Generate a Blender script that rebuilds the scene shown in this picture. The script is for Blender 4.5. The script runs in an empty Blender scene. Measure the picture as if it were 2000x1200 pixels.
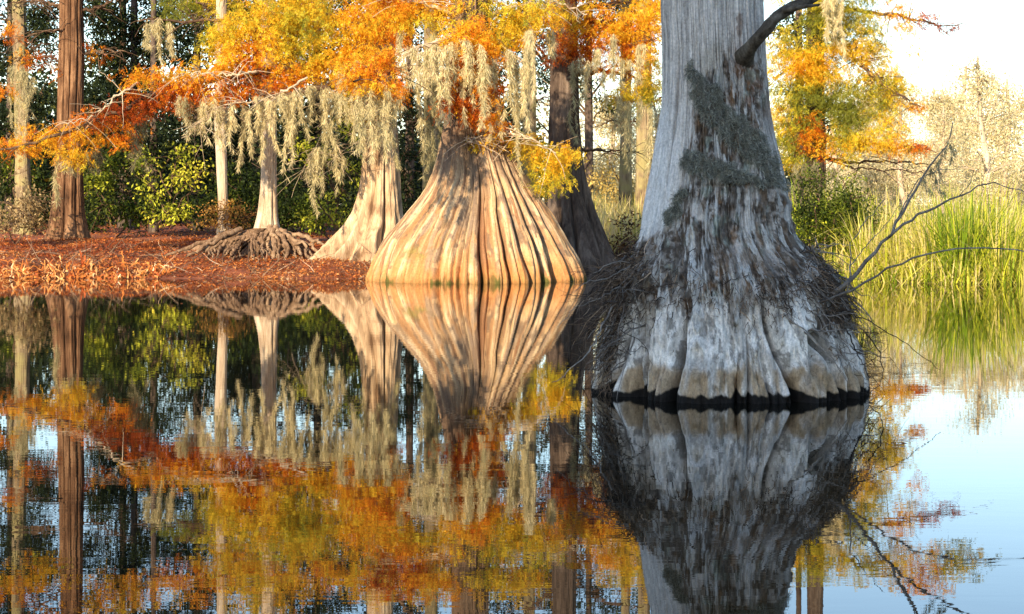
import bpy, math, random
import numpy as np
R_ = math.radians
RNG = np.random.default_rng(7)
random.seed(7)
scn = bpy.context.scene
COL = scn.collection
F, H, YH = 4000.0, 1.2, 400.0          # lens in photo pixels, eye height above the water, horizon row

def P(px, py, Y):
    return np.array([(px - 1000) / F * Y, Y, H - (py - YH) / F * Y])

# ------------------------------------------------------------------ noise
def _hash(ix, iy, iz, seed):
    h = (ix.astype(np.int64) * 374761393 + iy.astype(np.int64) * 668265263 + iz.astype(np.int64) * 2147483647 + seed * 1274126177) & 0xFFFFFFFF
    h = ((h ^ (h >> 13)) * 1274126177) & 0xFFFFFFFF
    h = ((h ^ (h >> 15)) * 2246822519) & 0xFFFFFFFF
    return ((h ^ (h >> 16)) & 0xFFFF) / 65535.0

def vnoise(x, y, z=0.0, seed=0):
    x, y, z = np.broadcast_arrays(np.asarray(x, float), np.asarray(y, float), np.asarray(z, float))
    ix, iy, iz = np.floor(x), np.floor(y), np.floor(z)
    fx, fy, fz = x - ix, y - iy, z - iz
    fx = fx * fx * (3 - 2 * fx); fy = fy * fy * (3 - 2 * fy); fz = fz * fz * (3 - 2 * fz)
    r = 0
    for a in (0, 1):
        for b in (0, 1):
            for c in (0, 1):
                w = (fx if a else 1 - fx) * (fy if b else 1 - fy) * (fz if c else 1 - fz)
                r = r + w * _hash(ix + a, iy + b, iz + c, seed)
    return r * 2 - 1

def fbm(x, y, z=0.0, oct=4, seed=0, gain=0.5):
    r, a, f = 0, 1.0, 1.0
    for i in range(oct):
        r = r + a * vnoise(np.asarray(x) * f, np.asarray(y) * f, np.asarray(z) * f, seed + i * 17)
        a *= gain; f *= 2.03
    return r

def sstep(a, b, x):
    t = np.clip((np.asarray(x, float) - a) / (b - a), 0, 1)
    return t * t * (3 - 2 * t)

def unit(v):
    return v / np.maximum(np.linalg.norm(v, axis=-1, keepdims=True), 1e-9)

# ------------------------------------------------------------------ objects
def tag(o, label=None, cat=None, group=None, kind=None):
    if label: o['label'] = label
    if cat: o['category'] = cat
    if group: o['group'] = group
    if kind: o['kind'] = kind
    return o

def empty(name, loc=(0, 0, 0)):
    o = bpy.data.objects.new(name, None)
    o.empty_display_size = 0.2
    o.location = loc
    COL.objects.link(o)
    return o

def thing(name, label, cat, loc, group=None):
    return tag(empty(name, tuple(float(v) for v in loc)), label, cat, group)

class Acc:
    """collects quads, then links them as ONE mesh object"""
    def __init__(self): self.v, self.f, self.t, self.n = [], [], [], 0
    def add(self, v, f, tint=0.5):
        v = np.asarray(v, float).reshape(-1, 3); f = np.asarray(f, np.int64).reshape(-1, 4)
        self.v.append(v); self.f.append(f + self.n); self.n += len(v)
        t = np.empty(len(v)); t[:] = tint; self.t.append(t)
    def leaves(self, c, d, s, L, W, tint=0.5):
        """diamond leaves: base c, direction d, side s"""
        c, d, s = np.broadcast_arrays(c, d, s); n = len(c)
        L = np.broadcast_to(np.asarray(L, float), (n,))[:, None]; W = np.broadcast_to(np.asarray(W, float), (n,))[:, None]
        v = np.empty((n, 4, 3))
        v[:, 0] = c; v[:, 1] = c + d * L * .5 + s * W * .5; v[:, 2] = c + d * L; v[:, 3] = c + d * L * .5 - s * W * .5
        t = np.repeat(np.broadcast_to(np.asarray(tint, float), (n,)), 4)
        self.add(v, np.arange(4 * n).reshape(n, 4), t)
    def strips(self, pts, side, W, tint=0.5):
        """ribbons: pts (n,k,3), side (n,3) or (n,k,3), W (k,) or (n,k)"""
        n, k, _ = pts.shape
        if side.ndim == 2: side = side[:, None, :]
        W = np.broadcast_to(np.asarray(W, float), (n, k))[..., None]
        v = np.empty((n, k, 2, 3)); v[:, :, 0] = pts - side * W * .5; v[:, :, 1] = pts + side * W * .5
        b = np.arange(n)[:, None] * (2 * k) + np.arange(k - 1)[None, :] * 2
        f = np.stack([b, b + 1, b + 3, b + 2], -1).reshape(-1, 4)
        t = np.repeat(np.broadcast_to(np.asarray(tint, float), (n,)), 2 * k)
        self.add(v, f, t)
    def tube(self, pts, rad, n=8, wob=0.0, seed=0, tint=0.5):
        pts = np.asarray(pts, float); k = len(pts); rad = np.broadcast_to(np.asarray(rad, float), (k,))
        tg = unit(np.gradient(pts, axis=0))
        a = np.cross(tg, np.array([0.31, 0.17, 0.93])); bad = np.linalg.norm(a, axis=1) < .15
        a[bad] = np.cross(tg[bad], np.array([1.0, 0.2, 0.0])); a = unit(a); b = np.cross(tg, a)
        th = np.linspace(0, 2 * np.pi, n, endpoint=False)
        rr = rad[:, None] * np.ones(n)
        if wob: rr = rr * (1 + wob * fbm(np.cos(th)[None] * 1.5 + 5, np.sin(th)[None] * 1.5, np.arange(k)[:, None] * .35, 3, seed))
        v = pts[:, None] + rr[..., None] * (np.cos(th)[None, :, None] * a[:, None] + np.sin(th)[None, :, None] * b[:, None])
        i = np.arange(k - 1)[:, None] * n; j = np.arange(n)[None]; j2 = (j + 1) % n
        f = np.stack([i + j, i + j2, i + n + j2, i + n + j], -1).reshape(-1, 4)
        self.add(v, f, tint)
    def build(self, name, mat, parent=None, smooth=False, colour=None):
        v = np.concatenate(self.v); f = np.concatenate(self.f); t = np.concatenate(self.t)
        return make_mesh(name, v, f, mat, parent, smooth, t, colour)

def make_mesh(name, v, f, mat, parent=None, smooth=False, tint=None, colour=None):
    me = bpy.data.meshes.new(name)
    if parent is not None: v = v - np.array(parent.matrix_basis.translation if parent.parent is None else (0, 0, 0))
    me.vertices.add(len(v)); me.vertices.foreach_set('co', np.ascontiguousarray(v, np.float32).ravel())
    me.loops.add(f.size); me.loops.foreach_set('vertex_index', np.ascontiguousarray(f, np.int32).ravel())
    me.polygons.add(len(f)); me.polygons.foreach_set('loop_start', np.arange(0, f.size, 4, dtype=np.int32))
    me.polygons.foreach_set('use_smooth', np.full(len(f), smooth, bool))
    me.update(calc_edges=True)
    if tint is not None:
        a = me.attributes.new('tint', 'FLOAT', 'POINT'); a.data.foreach_set('value', np.clip(tint, 0, 1).astype(np.float32))
    if colour is not None:
        a = me.attributes.new('wood', 'FLOAT_COLOR', 'POINT')
        a.data.foreach_set('color', np.concatenate([np.clip(colour, 0, 1), np.ones((len(colour), 1))], 1).astype(np.float32).ravel())
    me.materials.append(mat)
    o = bpy.data.objects.new(name, me); COL.objects.link(o)
    if parent is not None: o.parent = parent
    return o

# ------------------------------------------------------------------ materials
def new_mat(name):
    m = bpy.data.materials.new(name); m.use_nodes = True
    nt = m.node_tree; nt.nodes.clear()
    out = nt.nodes.new('ShaderNodeOutputMaterial')
    return m, nt, out

def N(nt, typ, ins=None, **kw):
    n = nt.nodes.new(typ)
    for k, v in kw.items(): setattr(n, k, v)
    for k, v in (ins or {}).items():
        if hasattr(v, 'links'): nt.links.new(v, n.inputs[k])
        else: n.inputs[k].default_value = v
    return n

def ramp(nt, fac, stops, interp='LINEAR'):
    n = nt.nodes.new('ShaderNodeValToRGB'); r = n.color_ramp; r.interpolation = interp
    while len(r.elements) < len(stops): r.elements.new(.5)
    for e, (p, c) in zip(r.elements, stops): e.position = p; e.color = (*c, 1)
    nt.links.new(fac, n.inputs['Fac'])
    return n.outputs['Color']

def leaf_mat(name, stops, trans=.45, spread=.10, rough=.6, spec=.15):
    """foliage: the tint attribute along a colour ramp, jittered leaf by leaf, part of the light shining through"""
    m, nt, out = new_mat(name)
    at = N(nt, 'ShaderNodeAttribute', attribute_name='tint')
    geo = N(nt, 'ShaderNodeNewGeometry')
    j = N(nt, 'ShaderNodeMath', {0: geo.outputs['Random Per Island'], 1: -.5}, operation='ADD')
    j2 = N(nt, 'ShaderNodeMath', {0: j.outputs[0], 1: spread * 2, 2: at.outputs['Fac']}, operation='MULTIPLY_ADD')
    c = ramp(nt, j2.outputs[0], stops)
    hv = N(nt, 'ShaderNodeMapRange', {'Value': geo.outputs['Random Per Island'], 'From Min': 0, 'From Max': 1, 'To Min': .7, 'To Max': 1.25})
    hs = N(nt, 'ShaderNodeHueSaturation', {'Value': hv.outputs[0], 'Color': c})
    b = N(nt, 'ShaderNodeBsdfPrincipled', {'Base Color': hs.outputs[0], 'Roughness': rough, 'Specular IOR Level': spec})
    t = N(nt, 'ShaderNodeBsdfTranslucent', {'Color': hs.outputs[0]})
    mx = N(nt, 'ShaderNodeMixShader', {0: trans, 1: b.outputs[0], 2: t.outputs[0]})
    nt.links.new(mx.outputs[0], out.inputs[0])
    return m

def bark_mat(name, dark, mid, light, zs=.18, scale=9, bump=.5, moss=None):
    m, nt, out = new_mat(name)
    tc = N(nt, 'ShaderNodeTexCoord')
    mp = N(nt, 'ShaderNodeMapping', {'Vector': tc.outputs['Object'], 'Scale': (1, 1, zs)})
    n1 = N(nt, 'ShaderNodeTexNoise', {'Vector': mp.outputs[0], 'Scale': scale, 'Detail': 8, 'Roughness': .65, 'Distortion': .4})
    n2 = N(nt, 'ShaderNodeTexNoise', {'Vector': tc.outputs['Object'], 'Scale': 1.6, 'Detail': 4})
    n3 = N(nt, 'ShaderNodeTexNoise', {'Vector': mp.outputs[0], 'Scale': scale * 5, 'Detail': 4, 'Roughness': .7})
    a = N(nt, 'ShaderNodeMath', {0: n2.outputs['Fac'], 1: .6, 2: n1.outputs['Fac']}, operation='MULTIPLY_ADD')
    a2 = N(nt, 'ShaderNodeMath', {0: n3.outputs['Fac'], 1: .3, 2: a.outputs[0]}, operation='MULTIPLY_ADD')
    c = ramp(nt, N(nt, 'ShaderNodeMath', {0: a2.outputs[0], 1: -.45}, operation='ADD').outputs[0], [(.28, dark), (.5, mid), (.75, light)])
    if moss:
        mk = N(nt, 'ShaderNodeTexNoise', {'Vector': tc.outputs['Object'], 'Scale': 3.1, 'Detail': 5})
        mk2 = N(nt, 'ShaderNodeMapRange', {'Value': mk.outputs['Fac'], 'From Min': .46, 'From Max': .6})
        c = N(nt, 'ShaderNodeMix', {0: mk2.outputs[0], 6: c, 7: (*moss, 1)}, data_type='RGBA').outputs[2]
    ad = N(nt, 'ShaderNodeMath', {0: n1.outputs['Fac'], 1: n3.outputs['Fac']}, operation='ADD')
    bp = N(nt, 'ShaderNodeBump', {'Strength': bump, 'Distance': .03, 'Height': ad.outputs[0]})
    b = N(nt, 'ShaderNodeBsdfPrincipled', {'Base Color': c, 'Roughness': .9, 'Specular IOR Level': .15, 'Normal': bp.outputs[0]})
    nt.links.new(b.outputs[0], out.inputs[0])
    return m

def wood_mat(name, scale=30, zs=.12, bump=.5, dist=.01, lo=.6, hi=1.3):
    """weathered wood: the grown/stained wood colours of the mesh, broken up by fine grain"""
    m, nt, out = new_mat(name)
    at = N(nt, 'ShaderNodeAttribute', attribute_name='wood')
    tc = N(nt, 'ShaderNodeTexCoord')
    mp = N(nt, 'ShaderNodeMapping', {'Vector': tc.outputs['Object'], 'Scale': (1, 1, zs)})
    n1 = N(nt, 'ShaderNodeTexNoise', {'Vector': mp.outputs[0], 'Scale': scale, 'Detail': 8, 'Roughness': .7})
    n2 = N(nt, 'ShaderNodeTexNoise', {'Vector': tc.outputs['Object'], 'Scale': scale * 1.3, 'Detail': 6, 'Roughness': .7})
    s = N(nt, 'ShaderNodeMath', {0: n1.outputs['Fac'], 1: n2.outputs['Fac']}, operation='ADD')
    v = N(nt, 'ShaderNodeMapRange', {'Value': s.outputs[0], 'From Min': .7, 'From Max': 1.3, 'To Min': lo, 'To Max': hi})
    hs = N(nt, 'ShaderNodeHueSaturation', {'Value': v.outputs[0], 'Color': at.outputs['Color']})
    bp = N(nt, 'ShaderNodeBump', {'Strength': bump, 'Distance': dist, 'Height': s.outputs[0]})
    b = N(nt, 'ShaderNodeBsdfPrincipled', {'Base Color': hs.outputs[0], 'Roughness': .85, 'Specular IOR Level': .2, 'Normal': bp.outputs[0]})
    nt.links.new(b.outputs[0], out.inputs[0])
    return m

CY_STOPS = [(0.0, (.24, .04, .010)), (.18, (.58, .12, .012)), (.34, (.82, .30, .018)), (.52, (.88, .50, .03)), (.75, (.86, .64, .05)), (.88, (.58, .54, .05)), (1.0, (.20, .23, .04))]
M = {}
M['cypress'] = leaf_mat('cypress_needles', CY_STOPS, .45, .07)
M['shrub'] = leaf_mat('shrub_leaves', [(0, (.012, .022, .010)), (.3, (.04, .065, .012)), (.55, (.16, .20, .02)), (.8, (.56, .58, .05)), (1, (.72, .64, .07))], .45, .10)
M['evergreen'] = leaf_mat('evergreen_leaves', [(0, (.010, .018, .010)), (.5, (.022, .035, .012)), (.8, (.07, .085, .018)), (1, (.22, .17, .025))], .25, .15, .55, .12)
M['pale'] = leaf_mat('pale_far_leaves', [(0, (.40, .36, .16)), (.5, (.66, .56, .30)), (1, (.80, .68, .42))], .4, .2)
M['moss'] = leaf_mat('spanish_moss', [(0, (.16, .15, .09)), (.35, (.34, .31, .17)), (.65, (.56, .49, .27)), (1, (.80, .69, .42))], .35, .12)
M['reed'] = leaf_mat('reed_blades', [(0, (.07, .12, .015)), (.35, (.24, .36, .025)), (.6, (.56, .56, .05)), (.8, (.68, .58, .20)), (1, (.70, .58, .34))], .45, .08)
M['litter'] = leaf_mat('fallen_leaves', [(0, (.10, .025, .012)), (.3, (.36, .085, .025)), (.6, (.60, .22, .05)), (.85, (.62, .36, .15)), (1, (.70, .52, .32))], .15, .15)
M['twig'] = bark_mat('dead_twig', (.08, .066, .058), (.20, .175, .155), (.38, .34, .30), 1, 12, .3)
M['darktwig'] = bark_mat('dark_twig', (.012, .010, .008), (.035, .026, .020), (.09, .07, .055), 1, 12, .3)
M['palelimb'] = bark_mat('pale_limb', (.20, .13, .08), (.42, .33, .23), (.62, .54, .42), .5, 12, .4)
M['limb'] = bark_mat('brown_limb', (.03, .018, .012), (.10, .06, .038), (.24, .16, .10), .5, 10, .5)
M['brown'] = bark_mat('brown_bark', (.035, .018, .011), (.14, .072, .038), (.34, .20, .11), .15, 9, .8)
M['tan'] = bark_mat('pale_tan_bark', (.18, .11, .065), (.46, .33, .21), (.66, .54, .38), .14, 9, .6)
M['root'] = bark_mat('root_wood', (.06, .036, .023), (.22, .14, .088), (.44, .32, .21), .3, 10, .8)
M['mossy'] = bark_mat('mossy_bark', (.06, .045, .03), (.24, .18, .11), (.42, .34, .21), .2, 9, .8, (.30, .26, .12))
M['dark'] = bark_mat('grey_brown_bark', (.025, .018, .015), (.09, .065, .052), (.2, .155, .125), .15, 9, .7)
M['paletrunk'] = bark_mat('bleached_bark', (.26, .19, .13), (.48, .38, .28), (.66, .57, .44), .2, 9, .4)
M['centre'] = wood_mat('swollen_cypress_wood', 26, .10, .55, .02, .66, 1.28)
M['stump'] = wood_mat('weathered_cypress_wood', 48, .22, .7, .008, .5, 1.42)
M['grey_moss'] = leaf_mat('clinging_moss', [(0, (.10, .10, .08)), (.5, (.24, .24, .195)), (1, (.40, .39, .33))], .15, .2)
M['fibre'] = leaf_mat('root_fibres', [(0, (.02, .014, .011)), (.5, (.10, .068, .048)), (.8, (.22, .15, .10)), (1, (.38, .28, .20))], .05, .25)

def water_mat():
    m, nt, out = new_mat('lake_water')
    tc = N(nt, 'ShaderNodeTexCoord')
    m1 = N(nt, 'ShaderNodeMapping', {'Vector': tc.outputs['Object'], 'Scale': (1.1, 3.2, 1), 'Rotation': (0, 0, .12)})
    n1 = N(nt, 'ShaderNodeTexNoise', {'Vector': m1.outputs[0], 'Scale': 1.6, 'Detail': 3, 'Roughness': .55, 'Distortion': .3})
    m2 = N(nt, 'ShaderNodeMapping', {'Vector': tc.outputs['Object'], 'Scale': (.35, .7, 1), 'Rotation': (0, 0, -.2)})
    n2 = N(nt, 'ShaderNodeTexNoise', {'Vector': m2.outputs[0], 'Scale': .6, 'Detail': 2})
    s = N(nt, 'ShaderNodeMath', {0: n2.outputs['Fac'], 1: 1.5, 2: n1.outputs['Fac']}, operation='MULTIPLY_ADD')
    bp = N(nt, 'ShaderNodeBump', {'Strength': .016, 'Distance': .02, 'Height': s.outputs[0]})
    b = N(nt, 'ShaderNodeBsdfPrincipled', {'Base Color': (.006, .006, .004, 1), 'Roughness': .006, 'IOR': 1.333, 'Normal': bp.outputs[0]})
    nt.links.new(b.outputs[0], out.inputs[0])
    return m

def ground_mat():
    m, nt, out = new_mat('leafy_soil')
    tc = N(nt, 'ShaderNodeTexCoord')
    n1 = N(nt, 'ShaderNodeTexNoise', {'Vector': tc.outputs['Object'], 'Scale': 9, 'Detail': 8, 'Roughness': .7})
    c1 = ramp(nt, n1.outputs['Fac'], [(.3, (.05, .016, .010)), (.5, (.20, .055, .022)), (.7, (.36, .14, .05))])
    c2 = ramp(nt, n1.outputs['Fac'], [(.3, (.04, .04, .012)), (.5, (.11, .10, .03)), (.7, (.24, .19, .07))])
    sp = N(nt, 'ShaderNodeSeparateXYZ', {0: tc.outputs['Object']})
    f = N(nt, 'ShaderNodeMapRange', {'Value': sp.outputs[0], 'From Min': 0, 'From Max': 3})
    mx = N(nt, 'ShaderNodeMix', {0: f.outputs[0], 6: c1, 7: c2}, data_type='RGBA')
    bp = N(nt, 'ShaderNodeBump', {'Strength': .8, 'Distance': .04, 'Height': n1.outputs['Fac']})
    b = N(nt, 'ShaderNodeBsdfPrincipled', {'Base Color': mx.outputs[2], 'Roughness': .9, 'Normal': bp.outputs[0]})
    nt.links.new(b.outputs[0], out.inputs[0])
    return m

# ------------------------------------------------------------------ ground and water
SHORE = np.array([(-60, 30), (-12, 33.2), (-8.3, 33.6), (-5.5, 33.3), (-2.6, 33.0), (-2.0, 33.4), (-1.6, 35.5), (-.6, 37.2), (.6, 37.4), (1.6, 37.6), (3.0, 37.2), (4.4, 34.5), (5.2, 32.2), (6.4, 31.3), (8, 30.8), (14, 30), (60, 26)])
def shore(x): return np.interp(x, SHORE[:, 0], SHORE[:, 1])
def ground_z(x, y):
    d = y - shore(x) + .25 * fbm(np.asarray(x) * .9, np.asarray(y) * .9, 0, 3, 3)
    z = np.interp(d, [-60, -4, -1.2, 0, 1.0, 2.5, 6, 18, 60, 400], [-1.2, -.8, -.30, 0, .16, .33, .48, .62, .75, .9])
    return z + np.where(d > .3, .05 * fbm(np.asarray(x) * 1.3, np.asarray(y) * 1.3, 0, 4, 9), 0)
gx = np.unique(np.concatenate([np.linspace(-400, -40, 20), np.linspace(-40, -14, 30), np.linspace(-14, 14, 240), np.linspace(14, 40, 30), np.linspace(40, 400, 20)]))
gy = np.unique(np.concatenate([np.linspace(-120, 24, 14), np.linspace(24, 50, 240), np.linspace(50, 120, 60), np.linspace(120, 900, 20)]))
GX, GY = np.meshgrid(gx, gy); GZ = ground_z(GX, GY)
def grid_faces(nr, nc, wrap=False):
    i = np.arange(nr - 1)[:, None] * nc; j = np.arange(nc if wrap else nc - 1)[None]; j2 = (j + 1) % nc
    return np.stack([i + j, i + j2, i + nc + j2, i + nc + j], -1).reshape(-1, 4)
tag(make_mesh('ground', np.stack([GX, GY, GZ], -1).reshape(-1, 3), grid_faces(len(gy), len(gx)), ground_mat(), None, True), kind='structure')
wv = np.array([(-400, -120, 0), (400, -120, 0), (400, 120, 0), (-400, 120, 0)], float)
tag(make_mesh('water', wv, np.array([[0, 1, 2, 3]]), water_mat()), kind='structure')

def gz(x, y): return float(ground_z(np.array([x]), np.array([y]))[0])
def base_of(px, Y, sink=0.0):
    x = (px - 1000) / F * Y
    return np.array([x, Y, max(gz(x, Y), -.3) - sink])

# ------------------------------------------------------------------ trunks
masks = {}
def trunk_grid(Y, prof, na, nz, grooves=(), fib=.02, seed=0, ridges=(), gwide=.72, gnar=.5, wob=.05, lump=.05, extra=None, depth=1.0):
    """a lofted trunk: prof rows are (photo row, left edge, right edge) at distance Y; grooves are
    (angle, depth, width, fade row, lean): sharp hollows running up between the flutes"""
    prof = np.array(sorted(prof), float)
    z_of = lambda r: H - (r - YH) / F * Y
    rows = np.linspace(prof[0, 0], prof[-1, 0], nz)
    cl = np.interp(rows, prof[:, 0], prof[:, 1]); cr = np.interp(rows, prof[:, 0], prof[:, 2])
    for _ in range(2):
        k = max(1, nz // 60); ker = np.ones(2 * k + 1) / (2 * k + 1)
        cl = np.convolve(np.pad(cl, k, 'edge'), ker, 'valid'); cr = np.convolve(np.pad(cr, k, 'edge'), ker, 'valid')
    cx = ((cl + cr) / 2 - 1000) / F * Y; rad = (cr - cl) / 2 / F * Y
    th = np.linspace(-np.pi, np.pi, na, endpoint=False)           # 0 faces the lake, + to the right
    T, RW = np.meshgrid(th, rows); Z = z_of(RW); RR = rad[:, None] * np.ones_like(T); CX = cx[:, None] * np.ones_like(T)
    k = 0.0
    ct, st = np.cos(T), np.sin(T)
    kg = 0.0
    k = k + lump * fbm(ct * 1.7 + 3, st * 1.7, Z * .8, 3, seed)
    top, bot = prof[0, 0], prof[-1, 0]
    for (a, d, w, fade, lean) in grooves:
        low = sstep(fade - 70, fade + 60, RW)
        ang = a + lean * (bot - RW) / 100.0 + wob * fbm(Z * 1.3, a * 7.7, 0, 3, seed + 5)
        dd = np.abs((T - ang + np.pi) % (2 * np.pi) - np.pi)
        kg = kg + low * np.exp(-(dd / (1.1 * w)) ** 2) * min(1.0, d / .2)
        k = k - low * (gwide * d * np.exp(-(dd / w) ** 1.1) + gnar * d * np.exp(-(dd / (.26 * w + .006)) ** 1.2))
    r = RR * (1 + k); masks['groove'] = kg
    for (a, ext, start, w, pw) in ridges:                              # buttresses: ext in photo pixels at the foot
        q = np.clip((RW - start) / (bot - start), 0, 1) ** pw
        ang = a + .10 * fbm(Z * 1.7, a * 5.1, 0, 3, seed + 6)
        dd = np.abs((T - ang + np.pi) % (2 * np.pi) - np.pi)
        r = r + ext / F * Y * q * np.exp(-(dd / (w * (1 - .45 * q))) ** 2) * (1 + .25 * fbm(T * 6, Z * 3, a, 3, seed + 8))
    r = r + fib * RR ** .5 * fbm(T * 14, Z * 1.6, 0, 4, seed + 40)
    if extra is not None: r = r + extra(T, RW, Z, r, CX)
    X = CX + r * st; YY = Y - r * ct * depth
    v = np.stack([X, YY, Z], -1)
    return v, T, RW, Z

def tint_wood(shape): return np.ones((*shape, 3))
def mix(a, b, t): return a * (1 - t[..., None]) + np.asarray(b, float) * t[..., None]

# ------------------------------------------------------------------ the near grey cypress
YS = 13.2
st_prof = [(-560, 1312, 1470), (-300, 1304, 1478), (-100, 1296, 1486), (0, 1293, 1490), (110, 1297, 1494), (190, 1296, 1499), (250, 1290, 1508), (310, 1282, 1522), (370, 1272, 1535), (430, 1261, 1541), (458, 1254, 1546),
           (480, 1252, 1560), (510, 1236, 1592), (545, 1216, 1624), (590, 1203, 1648), (640, 1192, 1664), (700, 1178, 1686), (764, 1163, 1704), (800, 1155, 1712), (850, 1150, 1716)]
A_ = np.radians
st_gro = [(A_(-31), .46, .050, 590, .01), (A_(-53), .40, .055, 560, .02), (A_(-42), .10, .03, 690, 0), (A_(-5), .20, .020, 715, .03), (A_(-1), .10, .012, 640, .02), (A_(23), .40, .045, 620, -.07), (A_(10), .08, .014, 660, -.04),
          (A_(46), .46, .055, 600, -.04), (A_(36), .12, .03, 700, 0), (A_(60), .40, .06, 590, 0), (A_(-70), .24, .07, 600, 0), (A_(80), .2, .06, 600, 0), (A_(-88), .2, .06, 600, 0),
          (A_(110), .2, .07, 600, 0), (A_(-115), .2, .07, 600, 0), (A_(140), .2, .07, 600, 0), (A_(-145), .2, .07, 600, 0), (A_(172), .2, .07, 600, 0),
          (A_(-58), .10, .03, -200, .008), (A_(-20), .035, .02, -300, -.003), (A_(12), .04, .02, -260, .004), (A_(38), .05, .025, -200, -.004), (A_(-38), .04, .02, 60, .0), (A_(50), .06, .04, 40, 0), (A_(3), .03, .015, -100, .002), (A_(-8), .03, .012, -300, .003)]
def bark_mask(U, V):
    e = 26 * fbm(U * .05, V * .016, 0, 4, 61) + 9 * fbm(U * .25, V * .07, 0, 3, 62)
    xl = np.interp(V, [90, 110, 150, 250, 350, 440, 468, 500], [1440, 1400, 1352, 1348, 1336, 1312, 1255, 1150])
    xr = np.interp(V, [60, 150, 200, 300, 370, 400, 470], [1500, 1497, 1494, 1500, 1518, 1560, 1760])
    yb = 598 + 55 * fbm(U * .02, V * .004, 0, 3, 63) + 30 * sstep(1330, 1200, U) + 30 * sstep(1560, 1640, U)
    d = np.minimum(np.minimum(U - xl + e * .5, xr - U + e * .3), np.minimum((V - 125 + e * 1.6) * .8, (yb - V + e * 1.3)))
    patch = sstep(.55, .75, fbm(U * .03, V * .012, 0, 4, 64)) * sstep(560, 420, V) * sstep(300, 460, V)   # bark fallen off in pale patches
    return sstep(-6, 20, d) * (1 - .85 * patch)
def st_extra(T, RW, Z, r, CX):
    yf = YS - np.abs(r * np.cos(T)); U = 1000 + (CX + r * np.sin(T)) / yf * F; V = YH + F * (H - Z) / yf
    m = bark_mask(U, V); masks['bark'] = m
    plates = fbm(T * 16 + .8 * fbm(T * 5, Z * 4, 0, 2, 21), Z * 5.5, 0, 4, 22)
    rid = (1 - np.abs(fbm(T * 20 + .5 * fbm(T * 8, Z * 6, 0, 2, 90), Z * 2.2, 0, 3, 23))) ** 7
    d = m * (.014 + .020 * plates - .032 * rid + .006 * fbm(T * 60, Z * 28, 0, 2, 24))
    d = d + (1 - m) * (.004 * fbm(T * 40, Z * 1.6, 0, 4, 25) - .010 * sstep(.55, .8, fbm(T * 24, Z * 1.0, 0, 3, 26)))
    # broken gouges in the pale foot, the oval knot and the cavity
    d = d - .03 * sstep(.35, .75, fbm(T * 9, Z * 3, 0, 4, 27)) * sstep(560, 640, V) * (1 - m)
    for (kx, ky, ax, ay, dep) in ((1361, 702, 10, 24, .04), (1590, 690, 11, 40, .16), (1583, 662, 9, 16, .10), (1392, 365, 18, 6, .02), (1437, 362, 26, 4, .03)):
        q = ((U - kx) / ax) ** 2 + ((V - ky) / ay) ** 2
        d = d - np.where(np.cos(T) > 0, dep * np.exp(-q ** 2), 0)
        if ax == 10: d = d + np.where(np.cos(T) > 0, .02 * np.exp(-((np.sqrt(q) - 1.5) / .35) ** 2), 0)
    d = d + sstep(440, 600, V) * (.045 * fbm(T * 3.5, Z * 2.2, 0, 5, 28) - .02 * sstep(.35, .6, fbm(T * 6, Z * 1.8, 3, 4, 29)) + .010 * fbm(T * 40, Z * 8, 1, 3, 30))
    d = d - .010 * sstep(748, 762, RW)                                                     # worn in at the waterline
    return d
sv, T, RW, Z = trunk_grid(YS, st_prof, 1150, 640, st_gro, .012, 11, extra=st_extra, lump=.06, gwide=.20, gnar=.62)
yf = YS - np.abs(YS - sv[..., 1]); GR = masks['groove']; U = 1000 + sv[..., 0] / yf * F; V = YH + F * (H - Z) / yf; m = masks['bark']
pale = np.array([.60, .555, .515])
c = tint_wood(U.shape) * pale
c = mix(c, (.38, .35, .325), sstep(-.1, .6, fbm(T * 30, Z * 1.1, 0, 4, 71)))
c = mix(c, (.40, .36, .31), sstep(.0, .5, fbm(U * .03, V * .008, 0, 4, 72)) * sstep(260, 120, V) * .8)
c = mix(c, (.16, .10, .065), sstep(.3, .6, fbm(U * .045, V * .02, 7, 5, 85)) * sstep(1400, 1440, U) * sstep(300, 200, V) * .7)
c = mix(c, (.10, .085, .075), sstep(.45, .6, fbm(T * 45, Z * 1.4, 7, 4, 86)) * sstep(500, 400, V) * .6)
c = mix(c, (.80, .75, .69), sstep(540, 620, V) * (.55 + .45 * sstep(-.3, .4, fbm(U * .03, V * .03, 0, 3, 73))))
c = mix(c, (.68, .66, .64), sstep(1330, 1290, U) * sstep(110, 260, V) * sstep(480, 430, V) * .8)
bn = .62 * fbm(T * 30, Z * 48, 0, 6, 74, .62) + .38 * fbm(T * 13, Z * 15, 0, 5, 84, .6); bl = fbm(U * .02, V * .012, 0, 4, 75)
bk = mix(tint_wood(U.shape) * np.array([.16, .13, .108]), (.40, .365, .335), sstep(-.1, .5, bn))
bk = mix(bk, (.075, .06, .048), sstep(-.05, -.5, bn))
bk = mix(bk, (.26, .135, .06), sstep(.45, .8, fbm(U * .035, V * .03, 0, 5, 76)) * .55)       # rusty inner bark
bk = mix(bk, (.37, .35, .32), sstep(.25, .6, fbm(U * .04, V * .03, 0, 4, 77)) * .8)           # lichen
bk = mix(bk, (.30, .34, .29), sstep(.45, .7, fbm(U * .05, V * .04, 4, 3, 78)) * .6)
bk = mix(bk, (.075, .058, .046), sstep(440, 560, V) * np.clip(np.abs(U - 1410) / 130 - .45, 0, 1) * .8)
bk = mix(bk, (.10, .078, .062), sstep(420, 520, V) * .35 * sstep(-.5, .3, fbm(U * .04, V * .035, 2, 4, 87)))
bk = mix(bk, (.075, .056, .043), sstep(.0, .55, fbm(T * 7, Z * 4.2, 8, 6, 91, .6)) * .75)
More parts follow.
